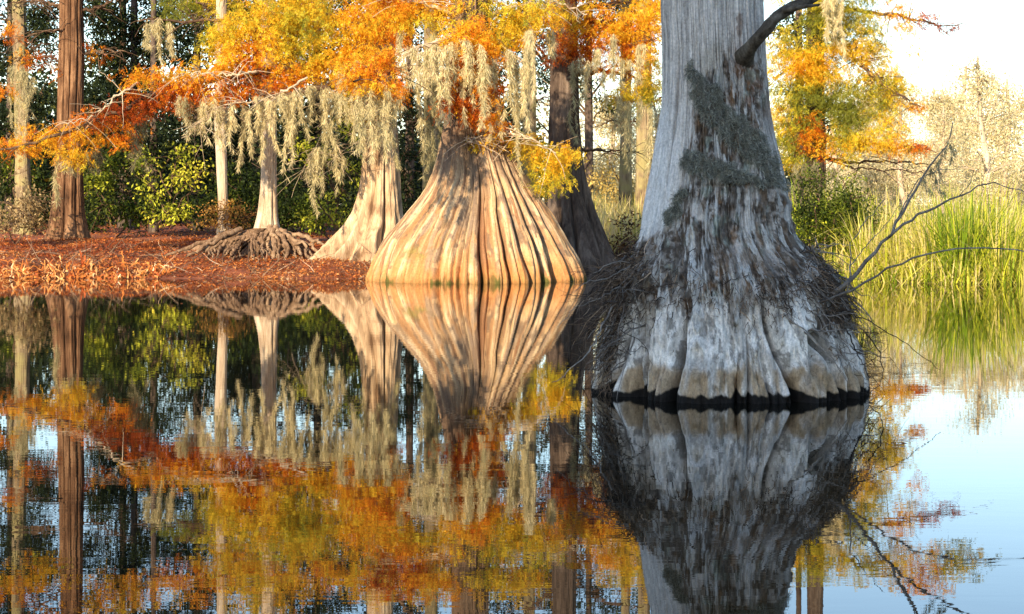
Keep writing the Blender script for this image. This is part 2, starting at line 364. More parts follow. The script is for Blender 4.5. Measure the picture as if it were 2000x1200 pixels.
bk = mix(bk, (.56, .54, .51), sstep(.22, .5, fbm(T * 16, Z * 5, 9, 6, 92, .62)) * .8)
bk = mix(bk, (.17, .105, .06), sstep(.2, .6, fbm(T * 9, Z * 7, 3, 5, 93, .6)) * .5)
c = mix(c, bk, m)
ru = np.exp(-((U - 1462) / 26) ** 2 - ((V - 150) / 70) ** 2) * sstep(-.3, .3, fbm(U * .06, V * .03, 0, 4, 79))
c = mix(c, (.20, .085, .04), ru * .9)
fleck = sstep(.36, .46, fbm(T * 20, Z * 7, 2, 6, 80, .62)) * (1 - m) * sstep(540, 600, V)
c = mix(c, (.24, .21, .18), sstep(.1, .5, fbm(T * 10, Z * 4.5, 6, 5, 88)) * sstep(540, 600, V) * (1 - m) * .55)
c = mix(c, (.10, .082, .066), fleck * .6)                                                  # bark scraps left on the foot
crk = np.zeros(U.shape)
c = mix(c, (.36, .25, .145), sstep(708, 728, V + 14 * fbm(U * .03, V * .02, 0, 3, 81)) * .9 * sstep(-.9, -.1, fbm(T * 12, Z * 2, 0, 3, 82)))  # old flood stain
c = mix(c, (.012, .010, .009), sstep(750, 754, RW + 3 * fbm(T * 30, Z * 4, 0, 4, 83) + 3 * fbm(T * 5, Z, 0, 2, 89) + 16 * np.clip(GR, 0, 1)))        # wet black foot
b = P(1432, 764, YS); b[2] = -.25
stump = thing('dead_cypress', 'huge grey weathered cypress trunk flaring into the water, bark half gone', 'tree', b)
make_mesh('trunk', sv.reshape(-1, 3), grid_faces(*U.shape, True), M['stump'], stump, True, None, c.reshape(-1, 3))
sfront = np.cos(T) > .02
def on_stump(u, v):
    """surface point (and outward direction) of the near trunk seen at photo column u, row v"""
    j = int(np.argmin(np.abs(np.where(sfront[300], U[int(np.argmin(np.abs(RW[:, 0] - v)))], 1e9) - u))); i = int(np.argmin(np.abs(V[:, j] - v)))
    return sv[i, j], np.array([math.sin(T[i, j]), -math.cos(T[i, j]), .15])

def limb_pts(ctrl, Y, n=14):
    """smooth polyline through photo points (px, py[, dY])"""
    pts = np.array([P(q[0], q[1], Y + (q[2] if len(q) > 2 else 0)) for q in ctrl])
    s = np.r_[0, np.cumsum(np.linalg.norm(np.diff(pts, axis=0), axis=1))]; t = np.linspace(0, s[-1], n)
    out = np.stack([np.interp(t, s, pts[:, k]) for k in range(3)], 1)
    for _ in range(2): out[1:-1] = (out[:-2] + 2 * out[1:-1] + out[2:]) / 4
    return out
def wiggle(pts, amp, seed, f=1.3):
    k = np.arange(len(pts)) * f; w = np.minimum(np.arange(len(pts)), 3) / 3
    return pts + amp * w[:, None] * np.stack([vnoise(k, seed * 3.1 + a, 0, seed + a) for a in range(3)], 1)

# broken limb stub at the top right
a = Acc()
a.tube(wiggle(limb_pts([(1448, 118, -.25), (1470, 86, -.45), (1497, 50, -.55), (1530, 22, -.5), (1575, 2, -.4), (1640, -30, -.2), (1700, -80, 0)], YS, 22), .008, 4), np.linspace(.043, .018, 22) * np.r_[1.7, 1.4, 1.15, np.ones(19)], 14, .3, 5)
a.tube(limb_pts([(1525, 22, -.5), (1560, 14, -.6), (1600, 10, -.7)], YS, 8), np.linspace(.022, .008, 8), 8, .2, 6)
make_mesh_l = a.build('limb', bark_mat('rusty_limb', (.02, .015, .012), (.10, .08, .06), (.24, .21, .17), .6, 14, .8), stump, True)
tag(make_mesh_l, 'crooked broken dark limb near the top')

# bare branches leaning out over the water
def twig_obj(ctrls, mat, parent, name, Y):
    a = Acc()
    for k, (ct, r0, r1) in enumerate(ctrls):
        p = wiggle(limb_pts(ct, Y, 18), .012, 31 + k)
        a.tube(p, np.linspace(r0 * .78, r1 * .7, 18), 6, .15, k)
    return a.build(name, mat, parent, True)
twig_obj([([(1625, 575, -.4), (1668, 545, -.5), (1705, 500, -.5), (1735, 465, -.6), (1752, 430, -.6), (1790, 365, -.6), (1825, 315, -.6), (1858, 275, -.6), (1864, 240, -.6)], .020, .004),
          ([(1737, 462, -.6), (1790, 420, -.7), (1830, 405, -.8), (1890, 375, -.8), (1935, 350, -.8), (1960, 365, -.8), (2010, 378, -.9)], .012, .003),
          ([(1870, 385, -.8), (1895, 360, -.85), (1905, 330, -.9)], .004, .002), ([(1752, 430, -.6), (1790, 350, -.5), (1830, 335, -.5), (1880, 328, -.4)], .006, .002)], M['twig'], stump, 'bare_branch', YS)
twig_obj([([(1600, 592, -.5), (1640, 575, -.6), (1690, 560, -.7), (1745, 515, -.8), (1800, 497, -.9), (1860, 486, -.9), (1930, 484, -.9), (2040, 492, -1)], .011, .004),
          ([(1655, 570, -.6), (1662, 520, -.5), (1658, 480, -.5), (1690, 430, -.4), (1730, 390, -.4)], .007, .003), ([(1660, 520, -.5), (1700, 470, -.3), (1740, 430, -.3), (1768, 385, -.3)], .005, .002)], M['twig'], stump, 'bare_branch', YS)
twig_obj([([(1640, 600, -.5), (1700, 630, -.6), (1760, 665, -.7), (1800, 695, -.7), (1840, 724, -.7)], .006, .002), ([(1690, 650, -.5), (1720, 690, -.55), (1725, 740, -.6), (1700, 770, -.6)], .006, .003),
          ([(1650, 640, -.5), (1680, 700, -.5), (1700, 740, -.5)], .007, .003), ([(1690, 690, -.5), (1740, 700, -.7), (1775, 760, -.8)], .003, .001)], M['darktwig'], stump, 'bare_branch', YS)
twig_obj([([(1195, 600, -.5), (1170, 655, -.6), (1140, 700, -.7), (1105, 730, -.75), (1080, 748, -.75)], .008, .003), ([(1210, 560, -.4), (1160, 590, -.5), (1120, 600, -.5), (1090, 640, -.5)], .006, .002),
          ([(1230, 520, -.4), (1185, 545, -.5), (1150, 548, -.5), (1120, 575, -.6)], .006, .002)], M['twig'], stump, 'bare_branch', YS)

def fibres(n, pts, dirs, L, W, k=6, curl=.5, g=-.3, seed=0, tint=.5, acc=None, grow=1.0):
    """curling thin fibres from roots pts (n,3) in dirs (n,3)"""
    r = np.random.default_rng(seed); a = acc or Acc()
    p = pts.copy(); d = unit(dirs + r.normal(0, .35, (n, 3))); path = [p.copy()]
    for i in range(k - 1):
        d = unit(d + r.normal(0, curl, (n, 3)) * .5 + np.array([0, 0, g * .25])); p = p + d * (L / (k - 1))[:, None]; path.append(p.copy())
    path = np.stack(path, 1)
    side = unit(np.cross(d, r.normal(0, 1, (n, 3))))
    w = np.linspace(1, .35, k)[None] * np.broadcast_to(np.asarray(W, float), (n,))[:, None]
    a.strips(path, side, w, tint)
    return a

def root_mat(name, spots, seed, label):
    r = np.random.default_rng(seed); a = Acc()
    for (u0, v0, su, sv_, n, L, dx, g) in spots:
        pts, dirs = [], []
        for q in range(n):
            p, nn = on_stump(u0 + r.normal(0, su), v0 + r.normal(0, sv_)); pts.append(p + nn * r.uniform(-.01, .03)); dirs.append(nn * .5 + np.array([dx, -.1, g]))
        Ls = L * r.uniform(.4, 1.3, n)
        fibres(n, np.array(pts), np.array(dirs), Ls, r.uniform(.003, .009, n), 7, .75, g, seed + 1, np.clip(r.normal(.45, .25, n), 0, 1), a)
    return tag(a.build(name, M['fibre'], stump), label, kind='stuff')
root_mat('root_mat', [(1600, 530, 22, 28, 420, .11, .3, -.3), (1630, 585, 20, 30, 420, .11, .3, -.5), (1645, 640, 20, 40, 200, .12, .2, -.7), (1570, 560, 25, 22, 180, .10, .3, -.5)], 101, 'dark tangle of dead rootlets on the right shoulder')
root_mat('root_mat', [(1240, 520, 20, 25, 430, .13, -.4, -.4), (1215, 570, 14, 30, 460, .15, -.5, -.5), (1200, 640, 10, 40, 340, .14, -.5, -.6), (1185, 710, 10, 30, 250, .12, -.3, -.7)], 102, 'dark tangle of dead twigs on the left shoulder')
root_mat('root_mat', [(1300, 560, 40, 40, 260, .10, -.1, -.6), (1500, 570, 40, 30, 260, .10, .1, -.6), (1420, 570, 60, 30, 120, .08, .0, -.6)], 103, 'loose bark fibres across the middle')
for (nm, us, vs_, dx, sd_, lab) in (('stick', (1195, 1262), (490, 720), -1, 1, 'dead sticks caught on the left shoulder'), ('stick', (1560, 1668), (480, 690), 1, 2, 'dead sticks caught on the right shoulder')):
    r = np.random.default_rng(500 + sd_); a = Acc()
    for k in range(46):
        p, nn = on_stump(r.uniform(*us), r.uniform(*vs_)); L = r.uniform(.15, .5); t = np.linspace(0, 1, 9)[:, None]
        d = unit(np.array([dx * r.uniform(.1, 1), -r.uniform(.1, .7), r.uniform(-.9, .35)]))
        a.tube(wiggle(p + nn * .02 - d * L * .35 + d * L * t + np.array([0, 0, -.2]) * L * t ** 2, .022, 600 + k, .7), np.linspace(r.uniform(.004, .010), .0015, 9), 5, .2, k)
    tag(a.build(nm, M['twig'], stump, True), lab)
# brush of fine twigs hanging off the left side
r = np.random.default_rng(5); a = Acc(); n = 300
bp_ = np.array([P(r.uniform(1165, 1225), r.uniform(520, 720), YS - r.uniform(-.2, .5)) for _ in range(n)])
fibres(n, bp_, np.tile([-.8, -.2, -.25], (n, 1)), r.uniform(.15, .42, n), r.uniform(.003, .007, n), 9, .6, -.35, 8, np.clip(r.normal(.35, .25, n), 0, 1), a)
n = 160
bp_ = np.array([P(r.uniform(1660, 1700), r.uniform(640, 770), YS - r.uniform(-.2, .4)) for _ in range(n)])
fibres(n, bp_, np.tile([.8, -.2, -.1], (n, 1)), r.uniform(.08, .26, n), r.uniform(.003, .006, n), 8, .7, -.3, 9, np.clip(r.normal(.25, .2, n), 0, 1), a)
tag(a.build('brush', M['fibre'], stump), 'fine dead twigs hanging round the foot', kind='stuff')

# moss clinging to the near trunk
def in_poly(u, v, poly):
    inside = np.zeros(len(u), bool); j = len(poly) - 1
    for i in range(len(poly)):
        xi, yi = poly[i]; xj, yj = poly[j]
        c_ = ((yi > v) != (yj > v)) & (u < (xj - xi) * (v - yi) / (yj - yi + 1e-9) + xi); inside ^= c_; j = i
    return inside
def moss_patch(poly, n, seed, label):
    r = np.random.default_rng(seed); poly = np.array(poly, float)
    u = r.uniform(poly[:, 0].min(), poly[:, 0].max(), n * 3); v = r.uniform(poly[:, 1].min(), poly[:, 1].max(), n * 3)
    k = in_poly(u + 9 * fbm(u * .06, v * .06, 0, 3, seed), v + 9 * fbm(u * .06, v * .06, 5, 3, seed), poly); u, v = u[k][:n], v[k][:n]
    pts, ds = [], []
    for uu, vv in zip(u, v):
        p, nn = on_stump(uu, vv); pts.append(p + nn * .012); ds.append(nn * .55 + np.array([.1, 0, -.7]))
    a = fibres(len(u), np.array(pts), np.array(ds), r.uniform(.02, .055, len(u)), r.uniform(.003, .006, len(u)), 5, 1.0, -.3, seed, np.clip(r.normal(.5, .22, len(u)), 0, 1))
    c0 = np.mean(pts, axis=0); o = a.build('moss_patch', M['grey_moss'])
    o.data.transform(__import__('mathutils').Matrix.Translation([-q for q in c0])); o.location = c0
    tag(o, label, 'moss')
moss_patch([(1342, 108), (1368, 140), (1420, 192), (1470, 250), (1512, 300), (1538, 372), (1500, 352), (1455, 312), (1410, 268), (1372, 236), (1350, 190)], 7000, 301, 'grey-green moss wedge slanting down the front of the huge grey trunk')
moss_patch([(1345, 292), (1400, 312), (1470, 345), (1520, 362), (1480, 366), (1420, 350), (1360, 335), (1330, 330)], 2600, 302, 'thin strip of grey moss below the slanting wedge on the grey trunk')
moss_patch([(1322, 370), (1345, 372), (1330, 420), (1306, 445), (1300, 430)], 1100, 303, 'small grey moss fringe beside the bare wood strip of the grey trunk')

# ------------------------------------------------------------------ cypress foliage
def blob_points(r, n, a, d, b, power=.5):
    q = unit(r.normal(0, 1, (n, 3))) * (r.uniform(0, 1, n) ** power)[:, None]
    return q * np.array([a, d, b])
def cy_blob(acc, cx, cy, rx, ry, Y, tint, dens=1.0, dY=None, lw=1.0):
    r = RNG; C0 = P(cx, cy, Y); a, b = 1.12 * rx * Y / F, 1.15 * ry * Y / F; d = dY if dY else max(.35, min(a, .9))
    nb = max(6, int(dens * 6.2 * math.pi * a * b / .040))
    bc = C0 + blob_points(r, nb, a, d, b, .5)
    ang = r.uniform(0, 2 * np.pi, nb); slope = r.normal(-.32, .25, nb)
    bd = unit(np.stack([np.cos(ang), np.sin(ang), slope], 1)); bl = r.uniform(.16, .42, nb)
    bt = tint + .07 + .05 * max(0, min(1, (130 - cy) / 120)) + r.normal(0, .11, nb) + .30 * fbm(bc[:, 0] * .9, bc[:, 2] * 1.3, bc[:, 1] * .8, 2, 91)
    ns = 9; s = np.repeat(np.arange(nb), ns); m_ = nb * ns
    tt = r.uniform(-.5, .6, m_)
    sp = bc[s] + bd[s] * (tt * bl[s])[:, None] + r.normal(0, .035, (m_, 3)); sp[:, 2] -= .10 * (tt ** 2)
    lat = np.cross(bd[s], np.array([0, 0, 1.])) * np.where(r.uniform(0, 1, m_) > .5, 1, -1)[:, None]
    sd = unit(bd[s] * .5 + lat * .8 + np.stack([r.normal(0, .25, m_), r.normal(0, .25, m_), r.normal(-.75, .35, m_)], 1)); sl = r.uniform(.07, .15, m_)
    nl = 11; q = np.repeat(np.arange(m_), nl); k_ = m_ * nl
    u = np.tile(np.linspace(.05, 1, nl), m_); sgn = np.tile(np.where(np.arange(nl) % 2, 1., -1.), m_)
    nrm = unit(np.stack([r.normal(0, .5, m_), r.normal(0, .5, m_), np.ones(m_)], 1)); sid = unit(np.cross(sd, nrm))
    c_ = sp[q] + sd[q] * (u * sl[q])[:, None]
    ld = unit(sd[q] * .75 + sid[q] * sgn[:, None] * .8 + r.normal(0, .22, (k_, 3)))
    ls = unit(np.cross(ld, nrm[q] + r.normal(0, .3, (k_, 3))))
    acc.leaves(c_, ld, ls, r.uniform(.028, .05, k_) * (1.15 - .5 * u) * lw, r.uniform(.009, .015, k_) * lw, np.clip(bt[s][q] + r.normal(0, .03, k_), 0, 1))

def leaf_blob(acc, cx, cy, rx, ry, Y, tint, dens=1.0, size=.07, dY=None, power=.45, var=.12, per=12, spread=.10, mat_dense=False):
    r = RNG; C0 = P(cx, cy, Y); a, b = rx * Y / F, ry * Y / F; d = dY if dY else max(.4, min(a, 1.2))
    nc = max(3, int(dens * 10.0 * math.pi * a * b / (.5 * size * size * per * 1.1)))
    cc = C0 + blob_points(r, nc, a, d, b, power)
    cc = cc[fbm(cc[:, 0] * 1.9, cc[:, 1] * 1.9, cc[:, 2] * 2.2, 2, 95) + r.normal(0, .12, nc) > (-.22 if mat_dense else -.08)]; nc = len(cc)
    ct = tint + r.normal(0, var, nc) + .16 * fbm(cc[:, 0] * 2.5, cc[:, 1] * 2.5, cc[:, 2] * 2.5, 2, 96)
    q = np.repeat(np.arange(nc), per); k_ = nc * per
    c_ = cc[q] + r.normal(0, spread, (k_, 3)) * np.array([1.2, 1.2, .7])
    out = unit(cc - C0 + 1e-6)[q]
    ld = unit(out * .5 + r.normal(0, .7, (k_, 3)) + np.array([0, 0, -.25])); ls = unit(np.cross(ld, np.array([0, 0, 1.]) * .8 + r.normal(0, .5, (k_, 3))))
    acc.leaves(c_, ld, ls, size * r.uniform(.6, 1.35, k_), size * r.uniform(.35, .62, k_), np.clip(ct[q] + r.normal(0, .04, k_), 0, 1))

def groove_set(n, seed, depth, width, fade):
    r = np.random.default_rng(seed); a0 = r.uniform(0, 6.28)
    return [(a0 + 2 * np.pi * i / n + r.normal(0, .12), depth * r.uniform(.5, 1.4), width * r.uniform(.6, 1.4), fade + r.uniform(-40, 40), r.normal(0, .02)) for i in range(n)]

def simple_trunk(root, prof, Y, mat, seed, ng=9, gd=.16, fade=None, na=120, nz=140, fib=.02, ridges=()):
    fade = fade if fade is not None else prof[0][0]
    v, T_, RW_, Z_ = trunk_grid(Y, prof, na, nz, groove_set(ng, seed, gd, .10, fade), fib, seed, ridges)
    return make_mesh('trunk', v.reshape(-1, 3), grid_faces(nz, na, True), mat, root, True)

def limbs(root, specs, Y, mat, seed=0):
    for k, (ct, r0, r1) in enumerate(specs):
        n = 10 + 4 * len(ct); a = Acc(); p = wiggle(limb_pts(ct, Y, n), .05, seed + k); rad = np.linspace(r0, r1, n)
        a.tube(p, rad, 8, .2, seed + k)
        r = np.random.default_rng(seed + k)
        for q in range(int(n * .9)):                                   # side twigs
            i = r.integers(2, n - 1); d = unit(np.array([r.normal(0, .8), r.normal(0, .5), r.normal(.0, .45)])); L = r.uniform(.25, .75)
            t = np.linspace(0, 1, 6)[:, None]; pp = p[i] + d * L * t + np.array([0, 0, -.25]) * L * t ** 2 + r.normal(0, .015, (6, 3)) * t
            a.tube(pp, np.linspace(min(rad[i] * .5, .012), .003, 6), 4)
        a.build('limb', mat, root, True)

# --- the swollen cypress in the middle
YC = 32.7
c_prof = [(-420, 892, 938), (-200, 888, 944), (0, 884, 950), (120, 880, 956), (200, 873, 968), (255, 866, 984), (300, 857, 1000), (340, 845, 1022), (378, 825, 1048), (400, 807, 1063), (423, 787, 1079), (450, 764, 1097), (475, 745, 1112), (508, 729, 1130), (538, 718, 1143), (547, 716, 1145), (575, 714, 1148)]
def front(px, cx=931., Rr=213.): return math.asin(max(-.999, min(.999, (px - cx) / Rr)))
r = np.random.default_rng(77)
cg = []
for (px, d, w, fade, lean) in [(735, .05, .02, 450, 0), (752, .03, .014, 470, 0), (768, .05, .02, 400, 0), (786, .03, .014, 460, 0), (801, .045, .016, 430, 0), (822, .03, .014, 470, .0), (838, .06, .02, 380, .01), (858, .03, .012, 480, 0), (872, .04, .014, 470, 0), (889, .05, .016, 440, .0), (905, .03, .012, 490, 0), (921, .06, .018, 430, 0),
                               (952, .26, .030, 330, -.012), (968, .03, .012, 480, 0), (984, .05, .014, 460, 0), (1004, .26, .032, 360, -.016), (1022, .05, .014, 450, 0), (1040, .26, .034, 340, -.014), (1058, .06, .02, 470, 0), (1074, .30, .045, 330, -.012), (1102, .42, .075, 320, -.006), (1124, .10, .03, 380, 0)]:
    cg.append((front(px + r.normal(0, 2)), d, w * r.uniform(.8, 1.2), fade, lean))
for i in range(14): cg.append((1.65 + i * .225 + r.normal(0, .03), r.uniform(.08, .2), .05, 380, 0))
cg += [(front(900), .10, .07, 120, .0), (front(965), .12, .08, 60, 0), (front(855), .08, .06, 150, 0)]
def c_extra(T, RW, Z, r_, CX):
    rc = sstep(190, 330, RW) * sstep(520, 390, RW + 14 * fbm(T * 7, 3, 0, 3, 38))
    rec = -.30 * r_ * rc * np.exp(-np.abs((T - front(912) - .10 * fbm(Z * 2, 7, 0, 3, 39)) / .33) ** 3)   # the hollow between the two great buttresses
    d = rec - .03 * sstep(.35, .8, fbm(T * 7, Z * .5, 0, 4, 33)) * sstep(250, 420, RW) + .02 * fbm(T * 3, Z * 1.2, 0, 4, 34) + .012 * fbm(T * 20, Z * 3, 0, 4, 35)
    return d + .010 * fbm(T * 75, Z * .9, 0, 3, 37) - .04 * sstep(540, 560, RW)
cv, T2, RW2, Z2 = trunk_grid(YC, c_prof, 900, 460, cg, .015, 21, extra=c_extra, lump=.025, gwide=.45, gnar=.5, wob=.018)
U2 = 1000 + cv[..., 0] / YC * F
c = tint_wood(U2.shape) * np.array([.47, .315, .165])
st_ = fbm(T2 * 26, Z2 * .7, 0, 4, 51)
c = mix(c, (.60, .45, .27), sstep(.0, .55, st_))
c = mix(c, (.24, .13, .07), sstep(-.1, -.55, st_) * .85)
c = mix(c, (.17, .095, .055), sstep(.30, .62, fbm(T2 * 42, Z2 * 1.3, 9, 4, 59)) * .8)
c = mix(c, (.36, .19, .08), sstep(.2, .7, fbm(T2 * 6, Z2 * 1.2, 4, 5, 60, .6)) * .7)
c = mix(c, (.30, .25, .19), sstep(.15, .55, fbm(T2 * 9, Z2 * 2.2, 1, 5, 66, .6)) * .45)
c = mix(c, (.15, .10, .07), sstep(.42, .6, fbm(T2 * 18, Z2 * 7, 6, 4, 65)) * .7)
c = mix(c, (.24, .115, .055), sstep(.3, .7, fbm(T2 * 11, Z2 * .9, 3, 4, 52)) * sstep(330, 420, RW2) * .9)
c = mix(c, (.155, .10, .07), sstep(395, 265, RW2 + 40 * fbm(T2 * 6, Z2, 5, 3, 58)) * .9)  # grey-brown neck, with the shade of the foliage painted in
c = mix(c, (.17, .12, .085), sstep(480, 350, RW2 + 60 * fbm(T2 * 8, Z2, 0, 3, 53)) * np.exp(-((T2 - front(918)) / .30) ** 2) * .85)   # weathered seam up the middle, with the hollow's shadow painted into it
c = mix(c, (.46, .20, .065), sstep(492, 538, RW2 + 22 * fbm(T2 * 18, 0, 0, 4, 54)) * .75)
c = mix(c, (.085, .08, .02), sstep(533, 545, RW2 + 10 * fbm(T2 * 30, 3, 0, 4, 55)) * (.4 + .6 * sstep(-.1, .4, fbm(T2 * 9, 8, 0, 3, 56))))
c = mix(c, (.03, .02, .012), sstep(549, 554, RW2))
gm = np.exp(-((U2 - 820) / 26) ** 2 - ((RW2 - 492) / 12) ** 2) * sstep(-.2, .4, fbm(U2 * .08, RW2 * .08, 0, 3, 57))
c = mix(c, (.22, .17, .05), np.clip(gm * 1.4, 0, 1) * .8)
b = P(931, 547, YC); b[2] = -.2
mid = thing('swollen_cypress', 'broad tan cypress with hugely swollen fluted base standing in the water', 'tree', b)
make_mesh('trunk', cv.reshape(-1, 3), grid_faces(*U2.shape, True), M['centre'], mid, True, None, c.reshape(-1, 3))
limbs(mid, [([(915, 130), (960, 95, -.4), (1000, 108, -.6), (1030, 122, -.8)], .05, .012), ([(910, 120), (880, 72, -.5), (840, 85, -.8), (805, 100, -1)], .05, .012), ([(918, 60), (990, 20, .2), (1070, 0, .4), (1150, 30, .5)], .055, .012),
            ([(905, 40), (830, 5, -.2), (760, 0, -.3)], .05, .012), ([(940, 250, -.4), (990, 262, -.7), (1040, 272, -.9), (1085, 300, -1)], .03, .008), ([(900, 260, -.3), (915, 280, -.5), (940, 265, -.6)], .03, .01), ([(912, -60), (860, -150), (800, -200)], .05, .012), ([(918, -90), (1000, -160), (1060, -180)], .05, .012)], YC, M['palelimb'], 200)
f = Acc()
for q in [(800, 22, 55, 36, .30), (860, 24, 55, 34, .38), (930, 18, 65, 34, .42), (1000, 60, 38, 40, .42), (1040, 22, 70, 36, .40), (890, 150, 26, 36, .12), (905, 195, 34, 20, .12), (955, 182, 30, 30, .28), (930, 110, 46, 36, .36), (900, 70, 50, 36, .5), (935, 60, 40, 30, .3), (885, 205, 30, 20, .10), (925, 228, 30, 16, .08), (950, 150, 34, 26, .34), (970, 100, 22, 26, .4), (960, 235, 40, 22, .3),
          (1040, 285, 42, 26, .82), (1068, 318, 34, 40, .78), (1012, 268, 30, 16, .72), (940, 272, 36, 16, .5), (1095, 330, 22, 40, .62), (1060, 355, 20, 24, .82), (1110, 300, 25, 20, .7), (850, -50, 90, 30, .4), (960, -50, 80, 30, .45), (780, -40, 60, 36, .2)]:
    cy_blob(f, q[0], q[1], q[2], q[3], YC - .4 if q[1] > 240 else (YC - .75 if 840 < q[0] < 990 and q[1] > 40 else YC), q[4], 1.0 if q[1] < 130 or q[1] > 240 else .8)
f.build('crown', M['cypress'], mid)

# --- the others on the bank
def bank_tree(name, label, px, Y, prof, mat, seed, **kw):
    root = thing(name, label, 'tree', base_of(px, Y))
    simple_trunk(root, prof, Y, mat, seed, **kw)
    return root

def roots(root, px, Y, specs, mat, seed):
    for k, (ct, r0, r1) in enumerate(specs):
        a = Acc(); p = limb_pts(ct, Y, 16); p = wiggle(p, .05, seed + k); rad = np.linspace(r0, r1, 16); rad[-1] = r1 * .3
        a.tube(p, rad, 12, .18, seed + k); a.build('root', mat, root, True)

te = bank_tree('buttressed_cypress', 'tan cypress with splayed buttress roots just left of the swollen cypress', 745, 35.5,
               [(-420, 722, 764), (-100, 718, 768), (100, 716, 770), (180, 715, 772), (260, 712, 776), (310, 708, 780), (350, 704, 782), (400, 696, 786), (440, 686, 790), (470, 672, 792), (500, 656, 796), (530, 640, 800)], M['tan'], 41, ng=10, gd=.26, fade=240, na=420, nz=300, ridges=[(A_(-82), 95, 350, .20, 2.6), (A_(-62), 80, 380, .16, 2.4), (A_(-40), 60, 330, .17, 2.2), (A_(-16), 42, 360, .15, 2.0), (A_(8), 36, 300, .18, 1.6), (A_(34), 26, 340, .16, 1.8), (A_(60), 20, 330, .2, 1.6), (A_(-105), 70, 380, .18, 2.4), (A_(120), 30, 380, .25, 2), (A_(170), 30, 380, .25, 2)])
limbs(te, [([(745, 150), (690, 158, -.5), (630, 172, -.9), (560, 190, -1.2), (490, 182, -1.2)], .09, .02), ([(742, 120), (650, 118, -.3), (540, 138, -.7), (430, 150, -1), (330, 170, -1.3), (240, 215, -1.4), (150, 248, -1.6), (50, 285, -1.7), (-60, 300, -1.7)], .085, .012),
           ([(742, 60), (640, 30, .2), (520, 40, .3), (400, 42, .3), (270, 38, .4)], .07, .012), ([(746, 145), (790, 132, -.3), (850, 130, -.5)], .08, .02), ([(740, 20), (640, -40, .3), (520, -70, .4), (380, -60, .6)], .07, .012), ([(745, -60), (800, -130, .3), (850, -200, .3)], .06, .012), ([(745, 105), (738, 112, -2), (728, 128, -4), (715, 148, -5.8), (690, 160, -6.4)], .07, .015), ([(729, 126, -3.8), (755, 140, -5), (785, 160, -6)], .03, .01)], 35.5, M['limb'], 220)
limbs(te, [([(600, 152, -1.5), (570, 168, -1.7), (530, 196, -1.7), (450, 205, -1.7), (400, 232, -1.7), (350, 275, -1.8)], .022, .006), ([(500, 140, -1.2), (440, 146, -1.5), (390, 140, -1.6), (340, 150, -1.6)], .022, .006), ([(640, 190, -.8), (690, 200, -1.1), (725, 210, -1.2)], .02, .006),
           ([(270, 162, -1.6), (235, 182, -1.8), (180, 230, -1.8), (110, 246, -1.8)], .022, .006), ([(640, 262, -.9), (605, 300, -1), (598, 340, -1)], .012, .006), ([(640, 262, -.9), (665, 292, -1), (672, 340, -1)], .012, .006), ([(640, 262, -.9), (643, 200, -.8), (650, 172, -.8)], .012, .010)], 35.5, M['palelimb'], 240)
f = Acc()
LEFT = [(28, 282, 55, 22, .22), (88, 268, 55, 26, .28), (145, 262, 52, 34, .34), (140, 300, 48, 20, .48), (205, 230, 58, 30, .26), (260, 205, 55, 26, .20), (310, 190, 55, 28, .17), (355, 180, 45, 26, .22), (300, 152, 60, 22, .48), (375, 150, 66, 30, .40), (400, 186, 62, 20, .18),
        (455, 110, 66, 46, .50), (520, 150, 55, 32, .36), (555, 90, 76, 52, .56), (480, 52, 76, 42, .66), (600, 40, 80, 42, .56), (640, 118, 62, 42, .44), (700, 60, 66, 50, .50), (690, 168, 45, 22, .36), (460, 175, 45, 18, .2), (590, 150, 40, 24, .3), (560, 8, 100, 34, .62), (740, 12, 70, 36, .36), (770, 70, 40, 46, .33),
        (225, 268, 40, 18, .42), (430, 75, 40, 30, .6), (680, 205, 30, 22, .72), (770, 185, 24, 22, .25), (640, -50, 130, 40, .45), (480, -50, 120, 40, .55), (340, -70, 90, 40, .35), (730, -70, 70, 40, .3)]
for q in LEFT: cy_blob(f, q[0], q[1], q[2], q[3], 34.2 if q[1] > 130 and q[0] < 500 else 34.8, q[4] - (.04 if q[0] < 450 and q[1] > 120 else 0), (.7 if q[0] < 450 and q[1] > 120 else .9) if q[1] > -20 else .5)
for q in [(700, 150, 36, 30, .24), (742, 150, 40, 30, .30), (780, 172, 26, 22, .20), (728, 112, 40, 26, .42), (672, 128, 26, 22, .34), (760, 110, 30, 24, .36)]: cy_blob(f, q[0], q[1], q[2], q[3], 29.6, q[4], .85)
f.build('crown', M['cypress'], te)

td = bank_tree('slender_cypress', 'slender pale trunk on a mound of knotted roots, moss curtains above it', 525, 36.6,
               [(-400, 512, 536), (0, 511, 538), (150, 511, 540), (300, 511, 540), (380, 508, 541), (420, 503, 543), (445, 496, 546), (470, 484, 556), (500, 472, 566)], M['paletrunk'], 42, ng=6, gd=.16, fade=380, na=140, nz=160)
mv, *_m = trunk_grid(36.4, [(446, 497, 546), (454, 462, 566), (463, 420, 584), (473, 384, 596), (484, 350, 606), (496, 318, 614), (516, 290, 624)], 420, 120, groove_set(40, 55, .34, .05, 380), .06, 56, lump=.16, depth=.42)
make_mesh('root_mound', mv.reshape(-1, 3), grid_faces(120, 420, True), M['root'], td, True)
rr_ = np.random.default_rng(58); a = Acc()
for k in range(34):
    x0 = rr_.uniform(420, 585); x1 = x0 + (x0 - 505) * rr_.uniform(.1, .5); y0 = 456 + abs(x0 - 510) * .20
    ct = [(x0, y0, -.5 - rr_.uniform(0, .3)), ((x0 + x1) / 2 + rr_.normal(0, 6), (y0 + 500) / 2 - 3, -.8), (x1, 503 + rr_.uniform(-4, 12), -1.0 - rr_.uniform(0, .5))]
    p = wiggle(limb_pts(ct, 36.4, 14), .03, 400 + k); a.tube(p, np.linspace(rr_.uniform(.02, .05), .012, 14), 8, .15, k)
tag(a.build('root', M['root'], td, True), 'knotted roots running down the mound')
